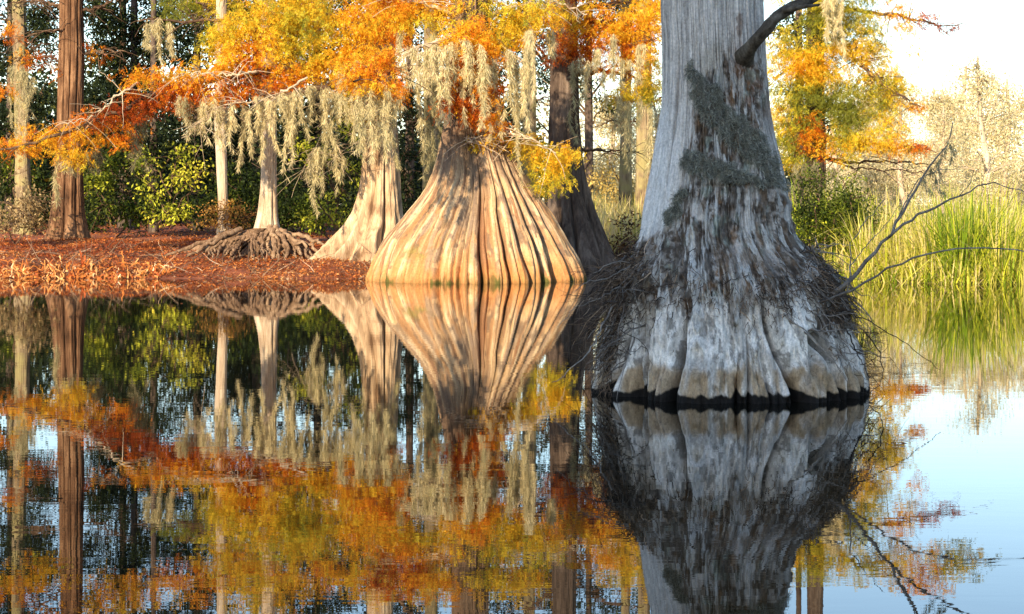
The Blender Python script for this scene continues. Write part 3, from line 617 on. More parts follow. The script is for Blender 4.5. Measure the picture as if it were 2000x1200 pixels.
roots(td, 525, 36.6, [([(538, 445, -.5), (552, 468, -1.0), (560, 488, -1.3), (556, 512, -1.5)], .06, .03), ([(560, 470, -.9), (580, 478, -1.1), (592, 468, -1.2), (600, 490, -1.3), (598, 508, -1.4)], .035, .02), ([(548, 450, -.6), (575, 466, -1.0), (602, 476, -1.1), (622, 490, -1.2), (640, 506, -1.3)], .05, .02), ([(560, 456, -.5), (590, 462, -.7), (625, 474, -.9), (650, 490, -1.1)], .045, .02), ([(470, 448, -.4), (430, 466, -.9), (395, 484, -1.2), (350, 506, -1.4)], .05, .02), ([(455, 452, -.4), (400, 472, -.7), (350, 490, -.9), (310, 508, -1.0)], .05, .02), ([(528, 445, -.5), (536, 470, -1.0), (540, 490, -1.2), (530, 512, -1.3)], .06, .03)], M['root'], 330)
limbs(td, [([(525, 60), (560, 30, .3), (620, 10, .4)], .04, .01), ([(524, 20), (480, -20, .3), (430, -60, .4)], .04, .01)], 36.6, M['palelimb'], 260)
f = Acc()
for q in [(600, -10, 60, 30, .5), (450, -40, 60, 30, .6), (520, -110, 80, 40, .5)]: cy_blob(f, q[0], q[1], q[2], q[3], 36.8, q[4], .8)
f.build('crown', M['cypress'], td)

tc_ = bank_tree('thin_tree', 'thin pale trunk behind the leafy bank, left of the knotted root mound', 432, 38.5,
                [(-400, 426, 444), (100, 421, 443), (250, 419, 442), (380, 426, 444), (430, 427, 447), (470, 420, 455)], M['paletrunk'], 43, ng=4, gd=.12, fade=330, na=60, nz=80)
limbs(tc_, [([(432, 40), (400, 10), (360, -10)], .03, .01), ([(432, 0), (470, -40), (500, -80)], .03, .01)], 38.5, M['limb'], 270)
f = Acc()
for q in [(360, 10, 50, 30, .8), (420, 5, 50, 30, .78), (480, -70, 60, 40, .7)]: cy_blob(f, q[0], q[1], q[2], q[3], 39, q[4], .8)
f.build('crown', M['cypress'], tc_)

tb = bank_tree('red_barked_cypress', 'stout red-brown cypress trunk rising behind the orange bough at the water meadow edge', 138, 40,
               [(-400, 122, 154), (-100, 119, 160), (0, 117, 163), (120, 115, 165), (200, 113, 163), (280, 110, 161), (350, 105, 161), (420, 98, 164), (455, 90, 172), (490, 78, 182)], M['brown'], 44, ng=9, gd=.2, fade=-100, na=200, nz=220)
limbs(tb, [([(140, 110), (190, 100), (250, 102)], .035, .008), ([(135, 120), (80, 110), (20, 118)], .035, .008), ([(140, 30), (200, 10), (260, -20)], .04, .01), ([(135, 20), (80, 0), (20, 5)], .04, .01), ([(138, 60), (90, 60, -.5), (50, 70, -.6)], .03, .008), ([(138, -100), (60, -160), (0, -180)], .04, .01), ([(138, -120), (230, -190), (280, -200)], .04, .01)], 40, M['limb'], 280)
f = Acc()
for q in [(60, 112, 50, 14, .16), (25, 60, 40, 16, .1), (180, 100, 36, 14, .2), (10, 180, 30, 20, .12), (60, -100, 90, 50, .3), (220, -130, 90, 50, .4), (140, -200, 90, 50, .35), (120, 130, 20, 20, .3)]: cy_blob(f, q[0], q[1], q[2], q[3], 40, q[4], .4)
f.build('crown', M['cypress'], tb)

ta = bank_tree('mossy_trunk', 'dim mossy trunk leaning at the left edge behind the red-barked cypress', 42, 44,
               [(-400, 20, 44), (0, 24, 50), (150, 27, 55), (300, 30, 58), (420, 28, 62), (480, 20, 72)], M['mossy'], 45, ng=6, gd=.12, fade=300, na=80, nz=90)
limbs(ta, [([(38, 120), (70, 90), (110, 85)], .03, .008), ([(36, 60), (0, 30), (-40, 20)], .03, .008)], 44, M['limb'], 290)
f = Acc()
for q in [(30, 0, 60, 40), (70, 60, 40, 25), (20, -80, 80, 50), (90, -40, 40, 30), (20, 130, 40, 26), (65, 120, 40, 20)]: leaf_blob(f, *q, 44, .35, .55, .09)
f.build('crown', M['evergreen'], ta)

tg = bank_tree('shaded_cypress', 'dark grey-brown flared cypress in shade behind the right flank of the swollen cypress', 1110, 37.6,
               [(-400, 1082, 1122), (0, 1078, 1126), (150, 1075, 1129), (250, 1072, 1132), (320, 1070, 1140), (380, 1066, 1154), (430, 1060, 1172), (470, 1050, 1190), (505, 1040, 1206), (540, 1030, 1222)], M['dark'], 46, ng=9, gd=.2, fade=250, na=220, nz=200)
limbs(tg, [([(1105, 60), (1150, 40, -.3), (1220, 60, -.6), (1290, 80, -.8)], .06, .012), ([(1104, 90), (1060, 70, -.3), (1010, 60, -.4)], .04, .01), ([(1110, 150), (1170, 135), (1230, 150, .2), (1290, 165, .3)], .05, .01), ([(1108, 20), (1180, 10, -.2), (1260, 0, -.2)], .05, .012), ([(1105, -60), (1180, -120), (1260, -140)], .05, .012), ([(1105, -80), (1040, -130), (980, -150)], .05, .012), ([(1110, 300), (1180, 292), (1260, 300)], .03, .008)], 37.6, M['limb'], 310)
f = Acc()
for q in [(1095, 85, 46, 30, .10, .6), (1145, 95, 42, 36, .10, .9), (1130, 30, 62, 32, .34, 1), (1195, 55, 50, 40, .36, 1), (1238, 95, 45, 52, .32, 1), (1255, 40, 45, 42, .42, 1), (1240, 178, 50, 22, .74, 1), (1198, 190, 26, 12, .8, .8), (1275, 150, 30, 40, .7, .8), (1180, 130, 30, 20, .2, .5), (1180, -40, 80, 26, .4, .6), (1280, 10, 40, 50, .5, .8)]:
    cy_blob(f, q[0], q[1], q[2], q[3], 37, q[4], q[5])
f.build('crown', M['cypress'], tg)

for (px, w, Y, rt, mt, lab) in [(842, 15, 40, 440, 'mossy', 'thin mossy trunk between the buttressed cypress and the swollen cypress'), (1034, 14, 41, 460, 'mossy', 'thin mossy trunk showing just right of the swollen trunk, moss beard in front'),
                               (1222, 11, 46, 450, 'mossy', 'narrow mossy trunk left of the two beside the grey trunk'), (1258, 15, 44, 460, 'mossy', 'stouter mossy trunk closest to the left edge of the grey trunk'),
                               (1592, 19, 38.5, 500, 'dark', 'shaded grey trunk carrying yellow boughs just right of the huge grey trunk')]:
    t_ = bank_tree('mossy_trunk' if mt == 'mossy' else 'golden_cypress', lab, px, Y, [(-400, px - w * .7, px + w * .7), (0, px - w * .85, px + w * .85), (250, px - w, px + w), (400, px - w * 1.2, px + w * 1.2), (rt + 20, px - w * 1.8, px + w * 1.8)], M[mt], int(px), ng=6, gd=.14, fade=200, na=90, nz=110)
    if mt == 'mossy':
        limbs(t_, [([(px, 40), (px + 50, 10), (px + 90, 0)], .03, .008), ([(px, 10), (px - 50, -30), (px - 90, -40)], .03, .008), ([(px, 200), (px + 40, 190), (px + 70, 200)], .02, .006), ([(px, 240), (px - 30, 236), (px - 60, 250)], .02, .006)], Y, M['limb'], int(px))
        f = Acc()
        for q in [(px + 60, 0, 40, 26), (px - 60, -40, 50, 30), (px, -100, 70, 50)]: cy_blob(f, *q, Y, .45, .6)
        f.build('crown', M['cypress'], t_)
    else:
        limbs(t_, [([(1592, 100), (1640, 90, -.5), (1700, 140, -.8), (1760, 190, -1), (1800, 205, -1)], .05, .01), ([(1592, 60), (1650, 20, -.3), (1740, 30, -.5), (1820, 45, -.6), (1890, 50, -.6)], .05, .008), ([(1592, 200), (1640, 215), (1690, 240)], .04, .01), ([(1592, 260), (1660, 278, -.3), (1740, 288, -.5), (1812, 285, -.6)], .04, .008),
                   ([(1592, 120), (1550, 130), (1510, 150)], .04, .01), ([(1592, 240), (1550, 250), (1520, 270)], .03, .01), ([(1592, 300), (1660, 318), (1750, 315), (1840, 322)], .03, .006), ([(1592, 0), (1680, -60), (1780, -80), (1880, -50)], .05, .01), ([(1592, 305), (1680, 330), (1790, 335), (1850, 345)], .02, .005)], Y, M['limb'], 350)
        f = Acc()
        for q in [(1535, 105, 46, 46, .62, 1), (1590, 130, 50, 40, .68, 1), (1645, 85, 48, 50, .68, 1), (1700, 150, 46, 36, .62, .9), (1560, 195, 44, 42, .76, 1), (1625, 185, 46, 30, .78, .9), (1535, 265, 34, 52, .68, .9), (1655, 225, 38, 24, .85, .8), (1650, 270, 36, 34, .70, 1), (1705, 272, 46, 18, .6, 1), (1760, 284, 40, 14, .45, .9), (1800, 284, 20, 9, .15, .8),
                  (1660, 30, 55, 36, .66, .9), (1610, 30, 40, 40, .7, .7), (1786, 203, 20, 12, .5, .8), (1735, 185, 30, 18, .6, .7), (1770, 60, 30, 24, .42, .5), (1745, 20, 40, 24, .4, .45), (1835, 48, 42, 10, .08, .5), (1800, 25, 40, 14, .15, .5), (1790, 100, 14, 10, .35, .5), (1580, 255, 26, 30, .08, .8), (1615, 290, 34, 18, .3, .6), (1870, -50, 50, 26, .75, .9), (1700, -50, 110, 36, .5, .7), (1560, -40, 80, 40, .5, .8), (1800, -90, 60, 30, .4, .6), (1700, 90, 40, 40, .66, .8), (1740, 150, 36, 26, .6, .7), (1740, 240, 36, 20, .62, .6), (1715, 205, 40, 22, .7, .7), (1545, 315, 26, 18, .72, .7), (1675, 195, 20, 20, .75, .7)]:
            cy_blob(f, q[0], q[1], q[2] * (1.2 if q[5] > .6 else 1), q[3] * (1.25 if q[5] > .6 else 1), Y - .6, q[4] + .09 if q[4] > .4 else q[4], q[5] * .95)
        f.build('crown', M['cypress'], t_)

# --- dark evergreens behind the bank
def broadleaf(name, label, px, Y, w, blobs, mat, tint, size, dens, trunk_mat='dark', group=None, top=-300, seed=0, var=.12):
    root = thing(name, label, 'shrub' if 'shrub' in name or 'bush' in name else 'tree', base_of(px, Y), group)
    if w: simple_trunk(root, [(top, px - w * .5, px + w * .5), (200, px - w * .8, px + w * .8), (480, px - w * 1.3, px + w * 1.3)], Y, M[trunk_mat], int(px + 3), ng=4, gd=.1, fade=300, na=40, nz=50)
    a = Acc(); r = np.random.default_rng(seed + int(px))
    gzz = gz((px - 1000) / F * Y, Y)
    for b_ in blobs:
        p1 = P(b_[0], b_[1], Y); p0 = np.array([(px - 1000) / F * Y, Y, max(gzz, p1[2] - abs(p1[0] - (px - 1000) / F * Y) - .3)])
        t = np.linspace(0, 1, 8)[:, None]; a.tube(p0 + (p1 - p0) * t + r.normal(0, .04, (8, 3)) * t, np.linspace(.035 if w else .018, .008, 8), 5)
        for k in range(4):
            d = r.normal(0, .6, 3) * np.array([b_[2] * Y / F, .3, b_[3] * Y / F]); a.tube(p1 + d * t, np.linspace(.010, .004, 8), 4)
    a.build('limb' if w else 'stem', M['limb'], root, True)
    f = Acc()
    for b_ in blobs: leaf_blob(f, b_[0], b_[1], b_[2], b_[3], Y, b_[4] if len(b_) > 4 else tint, dens, size, var=var, mat_dense=bool(w))
    f.build('crown' if w else 'foliage', mat, root)
    return root
E = M['evergreen']
broadleaf('evergreen_tree', 'dark evergreen crown right of the red-barked cypress, sky showing through it', 262, 48, 9, [(235, 40, 50, 40), (290, 80, 55, 46), (250, 130, 50, 40), (215, 180, 44, 36), (300, 30, 44, 40), (200, 110, 30, 40), (280, -60, 80, 50), (230, -150, 100, 60), (300, -230, 100, 60), (200, -280, 90, 60), (190, 20, 34, 50), (250, 225, 60, 30), (200, 270, 40, 30)], E, .40, .10, 1.0, seed=1)
broadleaf('evergreen_tree', 'dark evergreen crown at the top left corner beyond the mossy trunk', 20, 50, 9, [(20, 40, 50, 50), (0, 110, 40, 40), (80, 70, 26, 60), (40, 200, 50, 40), (10, 250, 40, 40), (80, 180, 30, 40), (30, -50, 80, 50), (20, -150, 100, 60), (60, -240, 100, 60), (100, -120, 60, 40), (90, 20, 40, 40), (0, 330, 60, 60)], E, .38, .10, 1.0, seed=2)
broadleaf('evergreen_tree', 'dark evergreen standing behind the moss curtains between the slim trunks', 385, 47, 9, [(345, 60, 50, 50), (390, 120, 50, 46), (350, 200, 60, 50), (420, 240, 60, 50), (480, 280, 50, 60), (390, 300, 60, 50), (480, 380, 50, 50), (420, 20, 60, 40), (380, -60, 80, 50), (420, -150, 100, 60), (360, -240, 100, 60), (460, -280, 90, 60)], E, .32, .10, .95, seed=3)
broadleaf('evergreen_tree', 'dark evergreen filling the gap between slender trunk and buttressed cypress', 620, 48, 9, [(580, 240, 50, 50), (640, 210, 60, 50), (590, 330, 50, 60), (660, 320, 50, 60), (700, 250, 40, 60), (620, 400, 60, 40), (560, 400, 40, 40), (640, 100, 80, 60), (650, 0, 90, 50), (640, -90, 90, 50), (600, -170, 110, 60), (680, -250, 110, 60), (560, -270, 90, 50)], E, .36, .10, .7, seed=4)
broadleaf('evergreen_tree', 'dark evergreen just right of the buttressed cypress', 800, 49, 9, [(800, 250, 30, 30), (790, 330, 30, 40), (820, 220, 40, 30), (860, 240, 40, 50), (800, 380, 40, 40), (850, 120, 60, 60), (800, 20, 80, 60), (820, -80, 80, 50), (790, -160, 90, 60), (840, -250, 90, 60)], E, .40, .10, .6, seed=5)
broadleaf('evergreen_tree', 'dim evergreen behind the shaded cypress with open sky between its boughs', 1150, 52, 9, [(1120, 150, 60, 40), (1180, 200, 50, 18), (1150, 60, 80, 60), (1230, 90, 60, 50), (1060, 120, 40, 60), (1010, 60, 60, 60), (960, 130, 40, 50), (1180, -50, 120, 60), (980, -60, 100, 60), (1040, -160, 120, 60), (1180, -200, 110, 60), (1000, -260, 110, 60)], E, .42, .10, .5, seed=6)
broadleaf('evergreen_tree', 'dim evergreen behind the golden boughs right of the grey trunk', 1560, 48, 9, [(1540, 60, 50, 50), (1600, 60, 50, 40), (1570, 200, 50, 50), (1640, 230, 36, 30), (1540, 330, 40, 40), (1580, 270, 40, 40), (1560, -60, 80, 50)], E, .40, .10, .7, seed=7)
broadleaf('evergreen_tree', 'dark evergreen between the red-barked cypress and the thin trunk, low boughs over the bank', 300, 45, 8, [(230, 260, 60, 50), (300, 250, 60, 40), (350, 280, 50, 50), (190, 300, 50, 60), (270, 320, 60, 50), (230, 390, 70, 40), (340, 390, 60, 40), (180, 200, 40, 40), (320, 190, 50, 30)], E, .34, .10, .9, seed=21)
broadleaf('evergreen_tree', 'dark evergreen deep behind the slender trunk reaching up into the canopy', 500, 46, 8, [(470, 240, 60, 50), (540, 260, 60, 60), (500, 340, 70, 50), (560, 360, 60, 50), (450, 400, 60, 40), (520, 420, 60, 30), (500, 160, 70, 50), (560, 120, 70, 50), (440, 90, 70, 50), (520, 30, 80, 50)], E, .32, .10, .9, seed=22)
broadleaf('evergreen_tree', 'dark evergreen behind the trunk of the buttressed cypress', 720, 46, 8, [(700, 200, 60, 50), (780, 200, 40, 50), (690, 330, 50, 60), (790, 300, 26, 50), (700, 100, 70, 60), (760, 60, 60, 60), (810, 420, 40, 40), (690, 420, 50, 40)], E, .34, .10, .8, seed=23)
broadleaf('evergreen_tree', 'dark evergreen tucked behind the neck of the swollen cypress', 950, 47, 8, [(900, 60, 70, 60), (960, 100, 60, 60), (1010, 180, 40, 50), (860, 160, 40, 60), (950, 200, 60, 60), (1040, 60, 60, 50)], E, .36, .10, .6, seed=24)
broadleaf('evergreen_tree', 'tall dark evergreen whose top rises out of view above the red part of the bough', 240, 51, 9, [(180, 20, 60, 40), (250, -20, 70, 40), (330, 0, 60, 40), (200, -90, 90, 50), (320, -90, 90, 50), (210, 90, 60, 40), (330, 110, 50, 40), (260, 160, 60, 40), (100, -110, 70, 50)], E, .36, .11, .8, seed=25)
broadleaf('evergreen_tree', 'tall dark evergreen behind the golden part of the canopy, crown out of view', 570, 52, 9, [(480, -60, 90, 60), (600, -60, 90, 60), (720, -60, 90, 60), (540, -140, 100, 60), (680, -140, 100, 60), (600, 40, 90, 50), (720, 40, 90, 50), (820, -20, 70, 60), (440, 30, 70, 50)], E, .36, .11, .9, seed=26)
broadleaf('evergreen_tree', 'tall dark evergreen behind the orange boughs left of the grey trunk, crown out of view', 1090, 54, 9, [(900, -60, 90, 60), (1010, -60, 90, 60), (1120, -50, 90, 60), (1230, -40, 80, 60), (960, -140, 100, 60), (1100, -140, 100, 60), (1000, 30, 70, 40), (1210, 30, 60, 40)], E, .36, .11, .7, seed=27)
S_ = M['shrub']
broadleaf('bank_shrub', 'bright yellow-green leafy shrub in sun on the bank left of the thin trunk', 335, 40, 0, [(335, 345, 44, 36, .84), (375, 375, 40, 30, .88), (300, 370, 40, 34, .74), (350, 305, 36, 26, .72), (390, 340, 26, 26, .82), (330, 410, 40, 24, .7), (290, 310, 34, 28, .6), (360, 350, 26, 20, .92)], S_, .66, .085, .75, seed=8)
broadleaf('bank_shrub', 'olive-green shrub in dappled shade right behind the red-barked cypress', 225, 42, 0, [(215, 330, 50, 44, .38), (250, 380, 50, 40, .40), (200, 400, 40, 36, .34), (270, 420, 50, 26, .40), (185, 360, 26, 40, .5)], S_, .4, .09, .8, seed=9)
broadleaf('bank_shrub', 'dark low thicket under the evergreens by the slender trunk', 470, 43, 0, [(460, 370, 50, 50, .16), (490, 420, 50, 34, .2), (570, 410, 50, 40, .18), (400, 410, 50, 36, .24), (620, 420, 40, 36, .22), (545, 350, 40, 40, .14)], S_, .2, .09, 1.0, seed=10)
broadleaf('bank_shrub', 'yellow-green shrub glowing beside the buttressed cypress', 655, 38.5, 0, [(610, 300, 34, 30, .72), (690, 260, 26, 40, .74), (640, 400, 34, 30, .74), (615, 430, 34, 20, .70), (670, 370, 28, 36, .72), (590, 345, 26, 30, .6), (690, 330, 20, 40, .76), (640, 330, 40, 40, .58), (665, 420, 22, 18, .78)], S_, .7, .085, .62, seed=11)
broadleaf('bank_shrub', 'low russet undergrowth shrub at the foot of the thin trunk', 440, 38.2, 0, [(440, 412, 50, 16, .9), (480, 425, 36, 16, .92), (400, 430, 40, 14, .86), (455, 440, 50, 14, .95)], leaf_mat('russet_leaves', [(0, (.15, .04, .012)), (.6, (.34, .12, .025)), (1, (.46, .26, .06))], .35, .15), .6, .06, .7, seed=12)
broadleaf('bank_shrub', 'shaggy dry tan bush at the left edge near the water', 30, 38, 0, [(20, 400, 50, 30, .7), (60, 385, 40, 26, .75), (10, 440, 50, 20, .6), (70, 430, 34, 24, .5), (20, 345, 50, 26, .6)], leaf_mat('dry_leaves', [(0, (.07, .045, .02)), (.6, (.26, .18, .08)), (1, (.44, .33, .17))], .3, .2), .6, .07, .5, seed=13)
broadleaf('bank_shrub', 'dark bushes lying deep behind the dry tan bush', 60, 46, 0, [(20, 330, 60, 50, .26), (80, 380, 50, 50, .2), (30, 420, 70, 40, .2), (180, 430, 50, 30, .24)], S_, .2, .1, .9, seed=14)
broadleaf('bank_shrub', 'golden scrub in sun seen between shaded cypress and grey trunk', 1210, 47, 0, [(1180, 350, 40, 40, .85), (1230, 390, 50, 40, .9), (1200, 430, 50, 30, .8), (1270, 350, 30, 60, .85), (1170, 410, 30, 40, .75), (1250, 440, 40, 20, .6), (1180, 300, 40, 24, .8)], leaf_mat('golden_scrub', [(0, (.10, .08, .02)), (.5, (.36, .26, .06)), (1, (.60, .46, .16))], .4, .2), .8, .08, .55, seed=15)
broadleaf('bank_shrub', 'brown withered bush low beside the grey trunk, leaves hanging', 1225, 39, 0, [(1225, 440, 26, 20, .3), (1215, 475, 26, 18, .5), (1240, 480, 20, 16, .3), (1200, 490, 20, 14, .4)], leaf_mat('withered_leaves', [(0, (.03, .018, .010)), (.6, (.16, .07, .025)), (1, (.42, .20, .06))], .3, .3), .5, .09, .8, seed=16)
broadleaf('bank_shrub', 'olive bush with yellowing tips right of the dark reedy bush', 1690, 34.4, 0, [(1670, 400, 40, 34, .5), (1700, 440, 40, 40, .52), (1730, 480, 30, 30, .58), (1650, 360, 30, 24, .56)], S_, .5, .06, .45, seed=18)
broadleaf('bank_shrub', 'dark green reedy bush in shade close behind the right side of the grey trunk', 1600, 33.4, 0, [(1590, 400, 40, 40, .26), (1570, 440, 40, 40, .34), (1640, 420, 46, 40, .30), (1600, 480, 40, 30, .26), (1660, 470, 40, 36, .36), (1690, 430, 30, 30, .4), (1560, 500, 40, 40, .26), (1620, 520, 40, 30, .3), (1660, 390, 30, 30, .3), (1590, 350, 30, 24, .26)], S_, .24, .06, .8, seed=17)

# ------------------------------------------------------------------ spanish moss
def moss(label, Y, strands, tint=.62, seed=0):
    r = np.random.default_rng(seed + 900); a = Acc(); P0 = None
    for (px, py0, py1, w) in strands:
        k = max(1, int(w / 4.0)); 
        for s in range(k):
            x0 = px + (r.uniform(-.5, .5) * w if k > 1 else r.uniform(-2, 2)); top = py0 + r.uniform(-6, 8); bot = py0 + (py1 - py0) * (r.uniform(.15, 1.15) if k > 1 else 1)
            p0 = P(x0, top, Y + r.uniform(-.3, .3)); P0 = p0 if P0 is None else P0
            L = (bot - top) * Y / F; n = int(50 + 560 * L)
            t = r.uniform(0, 1, n) ** r.uniform(1.0, 1.5); cl = vnoise(t * L * 7, s * 7.7, px, 8); t = t[cl + r.normal(0, .25, n) > -.25]; n = len(t); wd = r.uniform(.005, .028) * min(1, Y / 32) * (1.15 - .8 * t) * (1 + .4 * fbm(t * 6, s * 3.3, px, 2, 7))
            sway = .10 * np.stack([vnoise(t * 3, px, s, 4), vnoise(t * 3, px + 9, s, 5), 0 * t], 1) * t[:, None]
            c_ = p0 + np.array([0, 0, -1.]) * (t * L)[:, None] + sway + r.normal(0, 1, (n, 3)) * np.stack([wd, wd, wd], 1) * np.array([.75, .75, .4])
            d = unit(r.normal(0, .42, (n, 3)) + np.array([0, 0, -1.0])); sd = unit(np.cross(d, r.normal(0, 1, (n, 3))))
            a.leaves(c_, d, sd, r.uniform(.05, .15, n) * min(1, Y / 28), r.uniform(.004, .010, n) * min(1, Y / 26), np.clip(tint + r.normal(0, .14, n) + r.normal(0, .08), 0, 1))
    o = a.build('spanish_moss', M['moss'])
    o.data.transform(__import__('mathutils').Matrix.Translation([-q for q in P0])); o.location = P0
    return tag(o, label, 'moss', 'spanish moss hanging from the cypress boughs')
moss('shaggy moss beard hanging down the dim mossy trunk at the left edge', 43, [(36, 130, 265, 34), (60, 150, 220, 22)], .55, 1)
moss('small moss tassels under the high thin branch above the evergreen', 35.8, [(290, 38, 100, 12), (312, 38, 122, 10), (334, 40, 105, 12), (300, 40, 70, 20)], .66, 2)
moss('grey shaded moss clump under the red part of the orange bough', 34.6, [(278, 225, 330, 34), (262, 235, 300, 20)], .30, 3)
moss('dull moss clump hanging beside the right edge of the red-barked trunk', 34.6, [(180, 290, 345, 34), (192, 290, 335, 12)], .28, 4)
moss('pale ragged moss drape in front of the red-barked trunk', 34.4, [(122, 305, 385, 26), (135, 310, 360, 14)], .55, 5)
moss('first pale moss curtain at the left end of the thin drooping branch', 34.0, [(350, 185, 262, 18), (366, 190, 305, 14), (384, 195, 262, 22)], .72, 6)
moss('pale moss curtain in front of the thin trunk', 34.0, [(408, 195, 270, 24), (428, 195, 300, 20), (447, 200, 320, 16)], .74, 7)
moss('single long moss streamer between the thin trunk and the slender trunk', 34.0, [(476, 205, 322, 10), (486, 215, 335, 8)], .74, 8)
moss('thick pale moss curtain around the slender trunk', 33.9, [(508, 190, 305, 24), (528, 190, 330, 18), (548, 185, 300, 18)], .78, 9)
moss('drooping moss right of the slender trunk reaching lowest of the curtain', 34.0, [(560, 182, 362, 14), (574, 180, 290, 18), (590, 175, 255, 14)], .74, 10)
moss('moss fringe under the bough before the yellow-green shrub', 34.1, [(610, 170, 270, 20), (630, 172, 280, 20), (655, 175, 275, 24), (682, 190, 290, 20)], .66, 11)
moss('tent of grey moss draped over a forked twig left of the buttressed cypress', 34.5, [(637, 262, 330, 10), (610, 300, 400, 16), (625, 290, 375, 18), (648, 285, 385, 18), (664, 300, 370, 14)], .58, 12)
moss('ragged moss coating the upper trunk of the buttressed cypress', 34.7, [(732, 160, 290, 24), (752, 170, 270, 24), (768, 190, 310, 12), (716, 210, 330, 8)], .60, 13)
moss('long pale moss curtain at the left end of the branch over the swollen trunk', 31.7, [(806, 92, 235, 10), (818, 95, 160, 22), (838, 95, 180, 22)], .78, 14)
moss('middle moss curtain over the swollen trunk', 31.7, [(862, 92, 240, 14), (850, 92, 170, 16), (880, 85, 150, 20)], .80, 15)
moss('moss curtain with ragged tip to the right over the swollen trunk', 31.7, [(905, 75, 165, 20), (925, 85, 208, 14), (945, 95, 165, 16), (935, 90, 190, 10)], .80, 16)
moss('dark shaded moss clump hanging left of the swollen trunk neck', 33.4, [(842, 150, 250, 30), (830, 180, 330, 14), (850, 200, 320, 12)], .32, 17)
moss('long thick moss rope falling past the right shoulder of the swollen trunk', 31.8, [(995, 100, 275, 20), (1005, 110, 340, 14)], .66, 18)
moss('longest pale moss rope before the thin trunk right of the swollen cypress', 31.8, [(1028, 60, 250, 22), (1034, 60, 300, 12), (1020, 130, 345, 10)], .82, 19)
moss('ragged moss row draping the twigs just above the neck of the swollen trunk', 31.6, [(880, 130, 225, 22), (915, 120, 250, 20), (950, 120, 235, 22), (970, 110, 260, 14)], .78, 27)
moss('pale moss strands spilling from the golden canopy left of the swollen trunk neck', 32.6, [(780, 60, 190, 14), (815, 110, 300, 12), (795, 90, 220, 10)], .74, 28)
moss('long moss tails hanging from the forward bough in front of the buttressed trunk', 29.6, [(704, 170, 290, 16), (728, 165, 300, 18), (752, 170, 310, 16), (776, 180, 270, 14)], .66, 31)
moss('loose moss tails under the golden canopy above the buttressed trunk', 33.6, [(700, 120, 230, 20), (730, 110, 215, 16), (670, 140, 240, 18)], .72, 29)
moss('high moss tufts hanging in the orange canopy left of the grey trunk', 36.2, [(1165, 90, 190, 16), (1195, 70, 160, 14), (1250, 90, 210, 14), (1150, 120, 260, 8)], .74, 30)
moss('short moss tassel high between two orange boughs', 33.5, [(1074, 62, 128, 16), (1080, 60, 150, 8)], .74, 20)
moss('narrow moss beard on the right edge of the shaded cypress', 36.6, [(1134, 110, 200, 10), (1122, 120, 290, 14)], .52, 21)
moss('moss streamers under the yellow-green bough beside the grey trunk', 36.2, [(1210, 190, 290, 14), (1225, 200, 330, 14), (1245, 200, 260, 14), (1268, 205, 380, 14)], .62, 22)
moss('thin moss strands below the orange bough left of the grey trunk', 36.0, [(1212, 110, 170, 12), (1228, 120, 160, 10), (1178, 140, 215, 8)], .66, 23)
moss('pale moss pouring over the top of the golden boughs', 37.0, [(1618, 0, 90, 20), (1640, 0, 110, 24), (1625, -30, 60, 26)], .85, 24)
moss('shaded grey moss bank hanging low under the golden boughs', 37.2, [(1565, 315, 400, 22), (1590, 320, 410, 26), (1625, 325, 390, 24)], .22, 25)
moss('wispy grey moss veil hanging from the bare branch tip over the reeds', 12.6, [(1856, 270, 330, 4), (1845, 290, 352, 4), (1832, 308, 362, 4), (1818, 322, 378, 4), (1806, 342, 378, 3)], .30, 26)

# ------------------------------------------------------------------ reeds
def blades(acc, bx, by, bz, L, tint, spread, seed, w=.018, dirx=None):
    r = np.random.default_rng(seed); n = len(bx); k = 7; t = np.linspace(0, 1, k)
    ang = r.uniform(0, 2 * np.pi, n) if dirx is None else dirx; lean = np.abs(r.normal(0, spread, n))
    hx, hy = np.cos(ang), np.sin(ang)
    pts = np.stack([bx[:, None] + hx[:, None] * lean[:, None] * L[:, None] * (t[None] * .35 + t[None] ** 2.2 * .75), by[:, None] + hy[:, None] * lean[:, None] * L[:, None] * (t[None] * .35 + t[None] ** 2.2 * .75),
                    bz[:, None] + L[:, None] * (t[None] - lean[:, None] ** 2 * .55 * t[None] ** 2.6)], -1)
    side = unit(np.stack([-hy + r.normal(0, .5, n), hx + r.normal(0, .5, n), 0 * hx], 1))
    acc.strips(pts, side, w * np.array([.7, 1, 1, .9, .75, .5, .1])[None] * r.uniform(.6, 1.3, n)[:, None], tint)
def tussock(px, Y, hgt, n, tint, label, seed, rad=.35, spread=.55):
    r = np.random.default_rng(seed); b_ = base_of(px, Y); b_[2] = max(b_[2], -.25)
    a_ = r.uniform(0, 6.28, n); q = rad * r.uniform(0, 1, n) ** .6
    A2 = Acc(); blades(A2, b_[0] + q * np.cos(a_), b_[1] + q * np.sin(a_), np.full(n, b_[2]), hgt * r.uniform(.5, 1.1, n), np.clip(r.normal(tint, .16, n), 0, 1), spread, seed, dirx=a_ + r.normal(0, .5, n))
    o = A2.build('reed_tussock', M['reed'])
    o.data.transform(__import__('mathutils').Matrix.Translation([-v for v in b_])); o.location = b_
    tag(o, label, 'reeds', 'reed tussocks along the right shore')
tussock(1885, 31.6, 1.45, 460, .36, 'largest bright green reed tussock fanning out at the water right of the bare branches', 1, .4, .75)
tussock(1955, 31.4, 1.15, 260, .62, 'reed tussock at the far right edge beside the largest green one', 2)
tussock(1820, 31.9, 1.1, 240, .74, 'yellowish reed tussock just left of the largest green one', 3)
tussock(1760, 32.2, .85, 240, .76, 'low yellow reed tussock by the water under the bare branches', 4, .45, .8)
tussock(1700, 32.8, 1.0, 260, .66, 'reed tussock closest to the right flank of the grey trunk', 5)
tussock(1640, 35.4, 1.1, 300, .35, 'dark green reeds half hidden by the grey trunk', 6, .45)
